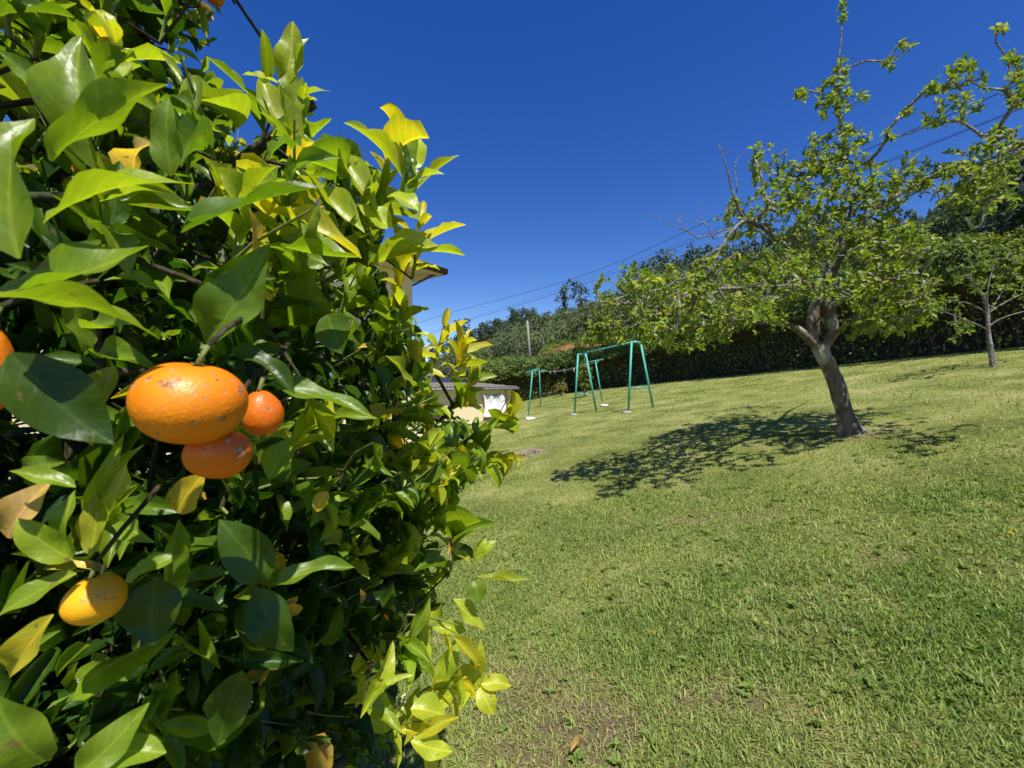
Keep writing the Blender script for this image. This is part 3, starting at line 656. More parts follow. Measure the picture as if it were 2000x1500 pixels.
# ------------------------------------------------------------------ swing frame and clothes poles
M_GREEN = mat_plain('sea_green_paint', (.05, .33, .27), (.09, .42, .35), 9, .45, .1, 60, .4)
M_WIRE = mat_plain('clothes_wire', (.30, .30, .31), (.45, .45, .46), 20, .5)
M_CABLE = mat_plain('black_cable', (.012, .012, .014), (.02, .02, .022), 20, .6)
def on_lawn(px, py):
    """lawn point seen at a pixel"""
    D = CAMZ * F / (.18 * (px - 1000) + py - 750); x = D * (px - 1000) / F
    return np.array([x, D, float(lawn_z(np.array(x), np.array(D)))])
def swing():
    a1, a2 = on_lawn(1122, 810), on_lawn(1165, 803.5); b1, b2 = on_lawn(1227, 805), on_lawn(1276, 796)
    ta = U(1134.5, 691, (a1[1] + a2[1]) / 2); tb = U(1240, 667, (b1[1] + b2[1]) / 2)
    e = thing('swing_frame', a1, 'empty sea green tubular swing frame standing on the lawn', 'swing frame')
    for l1, l2, t in ((a1, a2, ta), (b1, b2, tb)):
        s = nrm(l2 - l1); s[2] = 0; s = nrm(s); t1 = t - s * .10 + [0, 0, 0]; t2 = t + s * .17
        for l, tt in ((l1, t1), (l2, t2)):
            link('leg', MB().tube([l - [0, 0, .03], tt], .033, 10).mesh('leg', M_GREEN, True), e)
        f = .335; p, q = l1 + (t1 - l1) * f, l2 + (t2 - l2) * f
        link('brace', MB().tube([p, [*q[:2], p[2] * .5 + q[2] * .5]], .020, 8).mesh('brace', M_GREEN, True), e)
        link('head_plate', MB().box((t1 + t2) / 2 - [0, 0, .02], (.33, .04, .06), [s, np.cross([0, 0, 1], s), [0, 0, 1]]).mesh('head_plate', M_GREEN), e)
    s = nrm(a2 - a1)
    link('top_bar', MB().tube([ta + s * .05 + [0, 0, -.0], tb + s * .03], .026, 10).mesh('top_bar', M_GREEN, True), e)
    d = nrm(tb - ta)
    for f in (.12, .42):
        p = ta + (tb - ta) * f + s * .05; link('swing_hook', MB().tube([p + [0, 0, .04], p - [0, 0, .09]], .012, 6).mesh('swing_hook', M_WIRE, True), e)
    # coiled rope on the left head
    p = ta + s * .15; th = np.linspace(0, 12, 40); rp = p + np.stack([.05 * np.cos(th) * .6, .04 * np.sin(th), -.13 + .13 * np.cos(th * 1.02)], -1)
    link('rope_loop', MB().tube(rp, .010, 5).mesh('rope_loop', M_WHITE, True), e)
    for k_, (c, lab) in enumerate(((a1, 'flat grey stone under the left leg of the swing frame'), (b1, 'flat grey stone under the right frame\'s near leg'))):
        stone('footing_stone', c + [-.03, -.04, -.01], (.16, .12, .05), M_CONC, lab, 50 + k_)
swing()
def clothes_pole(b, t, cdir, clen, label, white, wire=True):
    e = thing('clothes_pole', b, label, 'clothes pole', 'green T-shaped clothes poles')
    link('post', MB().tube([b - [0, 0, .03], t], .025, 10).mesh('post', M_GREEN, True), e)
    c = nrm(np.array(cdir, float)); link('crossbar', MB().tube([t - c * clen[0] + [0, 0, .03], t + c * clen[1] + [0, 0, .03]], .019, 8).mesh('crossbar', M_GREEN, True), e)
    link('strut', MB().tube([t - [0, 0, .12], t + c * clen[1] * .5 + [0, 0, .02]], .012, 6).mesh('strut', M_GREEN, True), e)
    for k in np.linspace(-clen[0] + .04, clen[1] - .04, 4):
        link('hook', MB().tube([t + c * k + [0, 0, .03], t + c * k + [0, 0, -.04]], .008, 5).mesh('hook', M_WIRE, True), e)
    return e
P1 = on_lawn(1031, 820); P2 = on_lawn(1056, 794); P3 = on_lawn(1178, 793)
T1 = U(1040, 725, P1[1]); T2 = U(1053.5, 725, P2[1]); T3 = U(1163, 706, P3[1])
cd1 = nrm(np.array([.9, .2, .27])); cd3 = nrm(np.array([.95, -.1, .16]))
clothes_pole(P1, T1, cd1, (.27, .30), 'nearest green clothes pole, its foot on a white block', True)
clothes_pole(P2, T2, [1, -.1, .0], (.25, .42), 'farthest green clothes pole, thin, close to the hedge', False)
clothes_pole(P3, T3, cd3, (.3, .3), 'green clothes pole seen behind the swing frame', True)
stone('concrete_block', P1 + [.10, -.02, .04], (.20, .12, .075), M_WHITE, 'white block at the foot of the nearest clothes pole', 60, 'block')
stone('concrete_block', P3 + [.05, -.02, .02], (.15, .10, .05), M_WHITE, 'white block at the foot of the pole behind the swing', 61, 'block')
def sagline(a, b, sag, n=24):
    t = np.linspace(0, 1, n)[:, None]; return a + (b - a) * t - np.array([0, 0, 1.]) * sag * 4 * t * (1 - t)
wl = [(T2 + np.array([k, -.02, -.01]), T3 + cd3 * k2 - [0, 0, .02]) for k, k2 in ((.05, -.26), (.20, -.1), (.38, .08))]
LBL = ['lowest', 'middle', 'upper']
for k_, (a, b) in enumerate(wl):
    link('clothes_line', MB().tube(sagline(a, b, .10 + .02 * k_), .006, 5).mesh('clothes_line', M_WIRE, True), label=f'{["left-hand", "middle", "right-hand"][k_]} wire of the three strung from the far pole to the pole behind the swing', category='clothes line', group='clothes lines')
wl2 = [(T1 + cd1 * k + [0, 0, .0], T2 + np.array([k2, 0, 0])) for k, k2 in ((-.22, -.2), (.26, .3))]
for k_, (a, b) in enumerate(wl2):
    link('clothes_line', MB().tube(sagline(a, b, .06), .006, 5).mesh('clothes_line', M_WIRE, True), label=f'{["left", "right"][k_]} wire running back from the nearest pole to the far pole', category='clothes line', group='clothes lines')
pgl = ['clothes peg on the lines nearest the far pole', 'clothes peg in the middle of the lines', 'pale clothes peg on the lines left of the swing leg', 'grey clothes peg beside the pale one near the swing leg']
for k_, (ln, f) in enumerate(((2, .10), (1, .30), (2, .62), (0, .58))):
    a, b = wl[ln]; p = sagline(a, b, .10 + .02 * ln, 101)[int(f * 100)]
    e = thing('clothes_peg', p, pgl[k_], 'clothes peg', 'clothes pegs')
    for sx_ in (-.012, .012): link('jaw', MB().box(p + [sx_, 0, -.05], (.014, .03, .16), [nrm([1, 0, sx_ * 8]), [0, 1, 0], nrm([-sx_ * 8, 0, 1])]).mesh('jaw', M_WHITE if k_ % 2 == 0 else M_WIRE), e)

# ------------------------------------------------------------------ power cables, grey pole, far roof
def cable(pix, label, r):
    P = spline(np.array([U(*p) for p in pix]), 60); link('power_cable', MB().tube(P, r, 5).mesh('power_cable', M_CABLE, True), label=label, category='cable')
cable([(700, 676, 95), (850, 620, 80), (1130, 541, 62), (1420, 415, 46), (1710, 285, 34), (1900, 205, 28), (2300, 20, 22)], 'upper black power cable crossing the sky', .028)
cable([(700, 706, 95), (880, 637, 80), (1120, 562, 62), (1430, 440, 46), (1700, 330, 34), (1900, 250, 28), (2300, 90, 22)], 'lower black power cable crossing the sky', .026)
cable([(700, 700, 96), (880, 634, 81), (1120, 556, 63), (1430, 434, 47), (1700, 326, 35), (1900, 247, 29), (2300, 88, 23)], 'thin black wire running just above the lower power cable', .014)
b = U(1038, 700, 62); b[2] = float(ground_z(b[0], b[1])) - .2; t = U(1030, 627, 62)
e = thing('utility_pole', b, 'bleached grey wooden pole leaning on the hillside above the hedge', 'pole')
link('shaft', MB().tube([b, (b + t) / 2, t], [.19, .17, .14], 8).mesh('shaft', mat_plain('grey_wood', (.20, .19, .17), (.32, .30, .27), 4, .9)), e)
link('cap', MB().tube([t, t + [0, 0, .12]], [.15, .03], 8).mesh('cap', M_WIRE), e)
def far_roof():
    c = U(1092, 684, 50); x1 = nrm(np.array([.95, .3, 0])); gz = float(ground_z(c[0] + 4, 44)); y1 = nrm(np.array([-.3, .95, 0]))
    e = thing('far_house', (c[0] + 4, 45, gz), 'neighbouring house whose red tiled roof edge shows above the hedge', 'house')
    z0 = c[2]; L0, W0 = 9.0, 6.0
    o = np.array([c[0] + .5, c[1] + .5, 0]); mid = o + x1 * L0 / 2 + y1 * W0 / 2
    link('wall', MB().box([mid[0], mid[1], (z0 - .15 + gz - 1) / 2], (L0, W0, z0 - .15 - gz + 1), [x1, y1, [0, 0, 1]]).mesh('wall', M_CREAM), e)
    h = 1.3; p = o - x1 * .5 - y1 * .5; q = [p, p + x1 * (L0 + 1), p + x1 * (L0 + 1) + y1 * (W0 + 1), p + y1 * (W0 + 1)]; q = [np.array([v[0], v[1], z0]) for v in q]
    r0 = (q[0] + q[3]) / 2 + x1 * 3 + [0, 0, h]; r1 = (q[1] + q[2]) / 2 - x1 * 3 + [0, 0, h]; mb = MB()
    for a, b_, c_, d in ((q[0], q[1], r1, r0), (q[2], q[3], r0, r1), (q[3], q[0], r0, r0), (q[1], q[2], r1, r1)):
        for k in range(12):
            f0, f1 = k / 12, min(1, (k + 1.1) / 12); pp = [a + (d - a) * f0, b_ + (c_ - b_) * f0, b_ + (c_ - b_) * f1, a + (d - a) * f1]; li = np.array([0, 0, .06])
            mb.add([pp[0] + li, pp[1] + li, pp[2], pp[3], pp[0] - li, pp[1] - li], [[0, 1, 2, 3], [4, 5, 1, 0]])
    mb.add([v - [0, 0, .07] for v in q], [[3, 2, 1, 0]])
    link('roof', mb.mesh('roof', M_REDTILE), e)
far_roof()

# ------------------------------------------------------------------ apple tree
def apple():
    r = np.random.default_rng(77); base = on_lawn(1657, 846); D0 = base[1]
    e = thing('apple_tree', base, 'old leaning apple tree with grey bark and bare dead twigs on the lawn', 'tree')
    def pl(rows, n, seed, name, sides=10, wob=.07):
        pts = np.array([[*U(px, py, D), rd * .74] for px, py, D, rd in rows]); S = spline(pts, n)
        link(name, MB().tube(S[:, :3], S[:, 3], sides, True, wob, seed).mesh(name, M_BARK, True), e); return S[:, :3]
    sk = []
    tr = pl([(1668, 856, D0, .27), (1659, 838, D0, .185), (1652, 815, D0, .14), (1641, 775, D0, .135), (1625, 728, D0, .125), (1610, 700, D0, .128), (1602, 680, D0, .12), (1600, 668, D0, .09)], 26, 1, 'trunk', 18, .045); sk.append(tr[-4:])
    sk.append(pl([(1604, 690, D0, .085), (1617, 668, D0, .085), (1626, 645, D0, .085), (1622, 615, D0 + .02, .10), (1612, 590, D0 + .03, .12), (1603, 570, D0 + .05, .10), (1600, 545, D0 + .1, .075)], 20, 2, 'limb', 14, .08))
    sk.append(pl([(1592, 686, D0 + .02, .05), (1590, 650, D0 + .04, .09), (1588, 615, D0 + .05, .10), (1598, 580, D0 + .05, .09)], 12, 12, 'limb', 12, .08))
    sk.append(pl([(1600, 684, D0, .075), (1580, 663, D0 - .05, .07), (1555, 641, D0 - .1, .06), (1520, 631, D0 - .2, .05), (1470, 628, D0 - .35, .042), (1400, 622, D0 - .5, .034), (1310, 608, D0 - .6, .024), (1225, 592, D0 - .6, .012)], 34, 3, 'limb'))
    sk.append(pl([(1600, 560, D0 + .1, .07), (1575, 522, D0 + .1, .055), (1530, 478, D0 + .1, .048), (1490, 445, D0 + .05, .042), (1455, 428, D0, .03), (1432, 380, D0, .02), (1420, 330, D0, .012), (1404, 282, D0, .006)], 30, 4, 'limb'))
    sk.append(pl([(1480, 440, D0, .03), (1452, 432, D0 - .1, .028), (1420, 465, D0 - .2, .022), (1390, 520, D0 - .3, .014)], 12, 5, 'limb', 8))
    sk.append(pl([(1606, 560, D0 + .1, .055), (1625, 500, D0 + .2, .046), (1652, 440, D0 + .25, .04), (1664, 400, D0 + .25, .034), (1652, 345, D0 + .2, .028), (1645, 280, D0 + .2, .02), (1637, 215, D0 + .15, .013), (1632, 150, D0 + .1, .007)], 30, 6, 'limb'))
    sk.append(pl([(1612, 565, D0 + .1, .06), (1650, 490, D0 - .05, .05), (1695, 425, D0 - .2, .045), (1745, 385, D0 - .35, .042), (1795, 362, D0 - .45, .038), (1812, 348, D0 - .5, .034), (1860, 340, D0 - .6, .024), (1930, 312, D0 - .7, .016), (2010, 290, D0 - 1.1, .014), (2130, 340, D0 - 1.8, .008)], 40, 7, 'limb'))
    sk.append(pl([(1622, 600, D0, .05), (1660, 575, D0 - .3, .04), (1710, 550, D0 - .6, .03), (1770, 545, D0 - .8, .02), (1830, 560, D0 - .9, .01)], 20, 8, 'limb', 8))
    sk.append(pl([(1610, 575, D0 + .1, .05), (1660, 530, D0 + .6, .04), (1700, 490, D0 + 1.2, .025), (1740, 470, D0 + 1.7, .012)], 16, 9, 'limb', 8))
    sk.append(pl([(1600, 575, D0 - .05, .05), (1570, 560, D0 - .5, .04), (1500, 560, D0 - 1.0, .026), (1420, 560, D0 - 1.3, .012)], 16, 10, 'limb', 8))
    sk.append(pl([(1590, 560, D0 + .2, .05), (1540, 545, D0 + .8, .04), (1460, 540, D0 + 1.5, .026), (1380, 545, D0 + 2.0, .012)], 16, 11, 'limb', 8))
    # dead bare twigs
    dead = [[(1470, 432, D0 - .05, .014), (1420, 448, D0 - .1, .012), (1370, 462, D0 - .1, .010), (1345, 452, D0 - .1, .008), (1310, 440, D0 - .1, .006), (1265, 412, D0 - .1, .003)],
            [(1345, 452, D0 - .1, .006), (1320, 425, D0 - .1, .004), (1312, 419, D0 - .1, .002)], [(1395, 468, D0 - .1, .009), (1378, 435, D0 - .1, .007), (1370, 425, D0 - .1, .005), (1372, 390, D0 - .1, .002)],
            [(1378, 435, D0 - .1, .005), (1350, 430, D0 - .1, .004), (1314, 418, D0 - .1, .002)],
            [(1440, 375, D0, .008), (1436, 320, D0, .006), (1450, 300, D0, .004), (1459, 290, D0, .002)], [(1428, 345, D0, .006), (1405, 328, D0, .003)], [(1421, 300, D0, .005), (1410, 288, D0, .003), (1403, 268, D0, .002)],
            [(1400, 466, D0 - .2, .008), (1440, 440, D0 - .1, .008), (1460, 432, D0, .01)],
            [(1420, 475, D0 - .3, .012), (1380, 500, D0 - .5, .008), (1340, 520, D0 - .6, .004)], [(1150, 665, D0 - .3, .004), (1170, 655, D0 - .4, .005), (1205, 640, D0 - .4, .008), (1270, 605, D0 - .55, .012)]]
    for k_, rows in enumerate(dead):
        pts = np.array([[*U(px, py, D), rd] for px, py, D, rd in rows]); S = spline(pts, 14); S[:, :3] += r.normal(0, .006, (14, 3))
        link('dead_twig', MB().tube(S[:, :3], S[:, 3], 5).mesh('dead_twig', M_TWIG, True), e)
    # leafy clumps: px, py, depth, half sizes in px, half depth, number of leaf whorls
    CL = [(1200, 620, -.5, 55, 55, .5, 70), (1290, 590, -.5, 80, 75, .9, 170), (1390, 585, -.4, 85, 85, 1.2, 230), (1480, 575, -.2, 80, 80, 1.4, 190), (1330, 650, -.5, 110, 38, .8, 110), (1165, 655, -.5, 28, 22, .2, 22),
          (1440, 520, .3, 60, 45, 1.0, 80), (1250, 545, -.4, 50, 35, .5, 45), (1180, 560, -.5, 20, 28, .2, 12), (1560, 560, -.6, 60, 50, .8, 90), (1560, 625, -1.0, 60, 22, .5, 20),
          (1530, 420, .3, 75, 70, .9, 150), (1600, 380, .3, 70, 85, .9, 190), (1670, 350, .1, 60, 70, .7, 110), (1510, 340, .2, 45, 60, .4, 50), (1480, 300, .1, 14, 30, .15, 14), (1640, 460, .3, 90, 60, 1.2, 170), (1450, 430, .3, 50, 50, .5, 45),
          (1720, 470, -.2, 80, 60, 1.0, 170), (1760, 550, -.5, 75, 60, .9, 170), (1690, 580, -.1, 75, 60, 1.1, 150), (1800, 580, -.6, 45, 50, .6, 60), (1650, 640, .2, 90, 28, 1.1, 45), (1740, 630, -.4, 60, 35, .7, 60),
          (1720, 380, -.2, 55, 40, .5, 70), (1780, 340, -.4, 45, 45, .4, 45), (1870, 350, -.6, 60, 55, .5, 90), (1950, 300, -.7, 60, 70, .6, 110), (1930, 380, -.7, 70, 40, .6, 40), (1600, 300, .2, 40, 45, .4, 50), (1660, 270, .2, 40, 30, .4, 35),
          (1640, 170, .1, 22, 70, .2, 46), (1612, 195, .1, 18, 45, .2, 26), (1645, 25, .1, 10, 18, .1, 8), (1565, 185, .1, 12, 22, .1, 12), (1770, 90, -.1, 22, 14, .15, 7), (1735, 125, -.1, 14, 12, .1, 6), (1690, 185, .0, 10, 10, .1, 4),
          (1770, 218, -.3, 14, 8, .1, 6), (1740, 260, -.3, 12, 14, .1, 6), (1880, 180, -.6, 55, 60, .3, 46), (1890, 125, -.6, 30, 12, .2, 10), (1955, 55, -.7, 14, 10, .1, 6), (1975, 110, -.7, 16, 14, .1, 8), (1985, 170, -.7, 25, 50, .2, 32), (1815, 170, -.5, 16, 14, .1, 8), (1830, 230, -.5, 30, 30, .2, 12), (1540, 520, -.1, 60, 50, .6, 70)]
    CL += [(1330, 575, -1.5, 60, 45, .4, 36), (1450, 600, -1.5, 60, 40, .4, 36), (1640, 560, -1.4, 70, 45, .4, 40), (1780, 470, -1.3, 60, 40, .4, 36), (1560, 500, 2.0, 90, 60, .8, 60), (2160, 370, -2.1, 100, 60, .5, 70), (2080, 330, -1.5, 60, 50, .4, 40), (1290, 645, -1.6, 45, 30, .3, 22)]
    tg, sp = [], []
    for px, py, dd, hx, hy, hd, n in CL:
        n = int(n * .78) if n > 60 else n
        v = nrm(r.normal(0, 1, (n, 3))) * r.uniform(.25, 1.05, (n, 1)) ** .6
        for q in v: tg.append(U(px + q[0] * hx, py + q[1] * hy, D0 + dd + q[2] * hd)); sp.append(hd < .35)
    tg = np.array(tg); sp = np.array(sp); qx, qy = proj(tg); kp = ~((qx > 1545) & (qx < 1665) & (qy > 585) & (qy < 740) & (tg[:, 1] < D0 + .25)); tg, sp = tg[kp], sp[kp]
    P, par, tips, n0 = grow(np.concatenate(sk), tg, r, .16, .018, .02)
    link('branches', branch_mesh(P, par, tips, n0, M_TWIG, 'branches', .0042, .42, .022), e, kind='stuff')
    dirs = nrm(P[tips] - P[par[tips]]) + np.array([0, 0, .55]) + r.normal(0, .3, (len(tips), 3)); LV = Leaves()
    rosettes(LV, P[tips], dirs, r, (4, 9), (.048, .088), .52, 1.0, .6, (.3, .95), (.75, 1.25), .10)
    A = LV.arrays(); px, py = proj(A[0]); ok = (px > 0) & (px < 2000) & (py > 0) & (py < 1500)
    sc = A[3] * A[4] * np.abs(np.sum(nrm(A[0] - [0, 0, CAMZ]) * A[2], 1)) / A[0][:, 1] ** 2 * ok
    split_leaves(A, T_SMALL, T_SMALL, M_APP, e, 300, score=sc)
apple()
def young_tree():
    r = np.random.default_rng(78); base = on_lawn(1937, 716); D0 = base[1]
    e = thing('young_tree', base, 'slender young fruit tree with a pale trunk in front of the hedge at right', 'tree')
    sk = []
    def pl(rows, n, seed, name, sides=8):
        S = spline(np.array([[*U(px, py, D), rd * .6] for px, py, D, rd in rows]), n); link(name, MB().tube(S[:, :3], S[:, 3], sides, True, .05, seed).mesh(name, M_TWIG, True), e); sk.append(S[:, :3])
    pl([(1941, 720, D0, .12), (1938, 700, D0, .085), (1933, 670, D0, .07), (1930, 640, D0, .062), (1928, 600, D0, .05), (1918, 575, D0, .04), (1908, 560, D0, .019), (1895, 540, D0, .014)], 24, 1, 'trunk', 10)
    for k_, rows in enumerate([[(1929, 640, D0, .04), (1950, 625, D0 - .1, .032), (1985, 612, D0 - .2, .02), (2040, 600, D0 - .3, .01)], [(1929, 612, D0, .03), (1955, 595, D0 + .1, .025), (1995, 575, D0 + .2, .014), (2050, 560, D0 + .3, .008)],
                               [(1930, 645, D0, .018), (1905, 632, D0 - .2, .02), (1860, 615, D0 - .3, .014), (1820, 598, D0 - .4, .008)], [(1927, 610, D0, .019), (1890, 592, D0 + .1, .02), (1840, 585, D0 + .2, .012)], [(1928, 600, D0, .03), (1930, 560, D0, .022), (1940, 520, D0, .014), (1945, 490, D0, .008)],
                               [(1935, 605, D0, .02), (1965, 560, D0 + .3, .014), (1985, 530, D0 + .4, .008)], [(1920, 580, D0, .02), (1900, 555, D0 - .4, .014), (1890, 530, D0 - .6, .008)]]):
        pl(rows, 12, 20 + k_, 'limb', 6)
    tg = []
    for px, py, dd, hx, hy, hd, n in [(1930, 510, 0, 45, 30, .5, 23), (1890, 545, 0, 45, 30, .5, 21), (1850, 590, -.2, 40, 25, .5, 19), (1975, 545, .1, 40, 35, .5, 23), (1880, 640, -.3, 40, 18, .3, 18), (2030, 590, 0, 45, 45, .5, 25), (1930, 560, 0, 50, 35, .7, 18), (1990, 500, 0, 30, 20, .3, 12), (1860, 665, -.3, 12, 8, .1, 4)]:
        for q in nrm(r.normal(0, 1, (n, 3))) * r.uniform(.3, 1, (n, 1)): tg.append(U(px + q[0] * hx, py + q[1] * hy, D0 + dd + q[2] * hd))
    P, par, tips, n0 = grow(np.concatenate(sk), np.array(tg), r, .15, .015)
    link('branches', branch_mesh(P, par, tips, n0, M_TWIG, 'branches', .004, .42, .016), e, kind='stuff')
    LV = Leaves(); rosettes(LV, P[tips], nrm(P[tips] - P[par[tips]]) + [0, 0, .3] + r.normal(0, .2, (len(tips), 3)), r, (3, 7), (.06, .10), .5, 1.15, .9, (.25, .65), (.8, 1.2), .12)
    link('foliage', build_leaves(LV.arrays(), T_SMALL, M_APP, 'foliage'), e, kind='stuff')
young_tree()
def shrub(px, py, h, wd, label, seed, nwh, tint):
    r = np.random.default_rng(seed); b = on_lawn(px, py); e = thing('shrub', b, label, 'shrub')
    sk = [b + [0, 0, -.03], b + [.01, 0, h * .3], b + [0, .02, h * .6]]
    link('stem', MB().tube(sk, [.05, .04, .02], 7).mesh('stem', M_TWIG, True), e)
    v = nrm(r.normal(0, 1, (nwh, 3))) * r.uniform(.4, 1, (nwh, 1)); tg = b + [0, 0, h * .56] + v * [wd, wd, h * .46]
    P, par, tips, n0 = grow(spline(np.array(sk), 8), tg, r, .15, .02); link('branches', branch_mesh(P, par, tips, n0, M_TWIG, 'branches', .004), e, kind='stuff')
    LV = Leaves(); rosettes(LV, P[tips], nrm(v + [0, 0, .6]), r, (6, 11), (.09, .16), .5, .9, .5, tint, (.8, 1.25), .15)
    link('foliage', build_leaves(LV.arrays(), T_SMALL, M_HEDGE, 'foliage'), e, kind='stuff')
shrub(1143, 775, 2.1, .50, 'small bright green shrub growing behind the left end of the swing', 91, 200, (.55, .85))
shrub(1096, 774, .95, .5, 'dry brownish bush at the foot of the hedge between the clothes poles', 92, 110, (.85, 1.0))

# ------------------------------------------------------------------ citrus tree in the foreground
M_MAND = None
def peel_mark(px, py, mand):
    mx, my, D, a, b = mand[:5]; c = U(mx, my, D); ra = a / F * D * math.cos(math.atan((mx - 1000) / F)); q = np.array([ra, ra, b / F * D]); o = np.array([0, 0, CAMZ]); d = (U(px, py, 1) - o) / q; oc = (o - c) / q
    A2, B2, C2 = d @ d, d @ oc, oc @ oc - 1; t = (-B2 - math.sqrt(max(B2 * B2 - A2 * C2, 0))) / A2; return tuple(float(v) for v in (oc + t * d) * q)
def mat_mandarin(name, ca, cb, marks=()):
    m, t, N, out, L = material(name)
    tc = N('TexCoord'); n1 = N('TexNoise', Scale=22, Detail=3); L(tc.outputs['Object'], n1.inputs['Vector'])
    r = ramp(N, [(.3, ca), (.7, cb)]); L(n1.outputs['Fac'], r.inputs[0])
    n2 = N('TexNoise', Scale=78, Detail=4, Roughness=.65); L(tc.outputs['Object'], n2.inputs['Vector'])
    r2 = ramp(N, [(.60, (0, 0, 0)), (.64, (1, 1, 1))]); L(n2.outputs['Fac'], r2.inputs[0])
    n5 = N('TexNoise', Scale=300, Detail=2); L(tc.outputs['Object'], n5.inputs['Vector'])
    r5 = ramp(N, [(.4, (.22, .06, .02)), (.66, (.50, .30, .15))]); L(n5.outputs['Fac'], r5.inputs[0])
    mxx = r2
    for mp_, rad_, st_ in marks:
        sv = N('VectorMath', operation='SUBTRACT'); L(tc.outputs['Object'], sv.inputs[0]); sv.inputs[1].default_value = mp_
        s8 = N('VectorMath', operation='MULTIPLY'); L(sv.outputs[0], s8.inputs[0]); s8.inputs[1].default_value = st_
        sl_ = N('VectorMath', operation='LENGTH'); L(s8.outputs[0], sl_.inputs[0])
        s9 = N('Math', operation='MULTIPLY_ADD'); L(n5.outputs['Fac'], s9.inputs[0]); s9.inputs[1].default_value = rad_ * .9; L(sl_.outputs['Value'], s9.inputs[2])
        r9 = N('MapRange'); L(s9.outputs[0], r9.inputs[0]); r9.inputs[1].default_value = rad_ * 1.25; r9.inputs[2].default_value = rad_ * 1.5; r9.inputs[3].default_value = .85; r9.inputs[4].default_value = 0
        mm = N('Math', operation='MAXIMUM'); L(r9.outputs[0], mm.inputs[0]); L(mxx.outputs[0], mm.inputs[1]); mxx = mm
    mx = N('MixRGB'); L(mxx.outputs[0], mx.inputs[0]); L(r.outputs[0], mx.inputs[1]); L(r5.outputs[0], mx.inputs[2])
    v = N('TexVoronoi', Scale=620); L(tc.outputs['Object'], v.inputs['Vector'])
    n3 = N('TexNoise', Scale=170, Detail=2); L(tc.outputs['Object'], n3.inputs['Vector'])
    ad = N('Math', operation='MULTIPLY_ADD'); L(v.outputs['Distance'], ad.inputs[0]); ad.inputs[1].default_value = .35; L(n3.outputs['Fac'], ad.inputs[2])
    b = N('Bump', Strength=.35, Distance=.0012); L(ad.outputs[0], b.inputs['Height'])
    p = N('BsdfPrincipled', Roughness=.42); p.inputs['Specular IOR Level'].default_value = .4
    p.inputs['Subsurface Weight'].default_value = .12; p.inputs['Subsurface Radius'].default_value = (.01, .004, .001); p.inputs['Subsurface Scale'].default_value = .4
    L(mx.outputs[0], p.inputs['Base Color']); L(b.outputs[0], p.inputs['Normal']); L(p.outputs[0], out.inputs[0])
    return m
M_STALK = mat_plain('green_stalk', (.10, .14, .03), (.20, .22, .06), 60, .6)
MANDS = [(374, 788, .235, 118, 82, 8, 'large blemished mandarin hanging nearest the camera, over two others'),
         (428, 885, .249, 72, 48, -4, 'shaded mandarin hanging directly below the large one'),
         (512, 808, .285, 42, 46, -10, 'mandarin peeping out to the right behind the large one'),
         (187, 1170, .26, 67, 45, -14, 'single small oval mandarin low at the left among pale leaves'),
         (-28, 722, .21, 66, 88, 0, 'mandarin cut off by the left edge of the picture'),
         (418, -12, .62, 22, 20, 0, 'mandarin at the top edge against the sky'),
         (764, 1190, .66, 17, 21, 0, 'small yellowish mandarin half hidden by leaves low in the tree')]
M_MAND = mat_mandarin('mandarin_peel', (.70, .16, .003), (.80, .26, .005), [(peel_mark(px, py, MANDS[0]), rr_, st_) for px, py, rr_, st_ in ((333, 748, .0052, (.8, .8, 1.8)), (418, 727, .0018, (1, 1, 1)), (424, 739, .0014, (1, 1, 1)), (455, 744, .0013, (1, 1, 1)), (290, 742, .0022, (1, 1, 1)), (380, 771, .0009, (1, 1, 1)), (376, 826, .0020, (.7, .7, 1.4)), (432, 818, .0022, (.7, .7, 1.5)), (318, 805, .0012, (1, 1, 1)))]); M_MANDY = mat_mandarin('yellow_mandarin_peel', (.76, .30, .006), (.84, .42, .012)); M_MAND_SHADE = mat_mandarin('shaded_mandarin_peel', (.60, .10, .004), (.70, .17, .006))  # last peel is darker: shade painted into the two fruits behind the large one
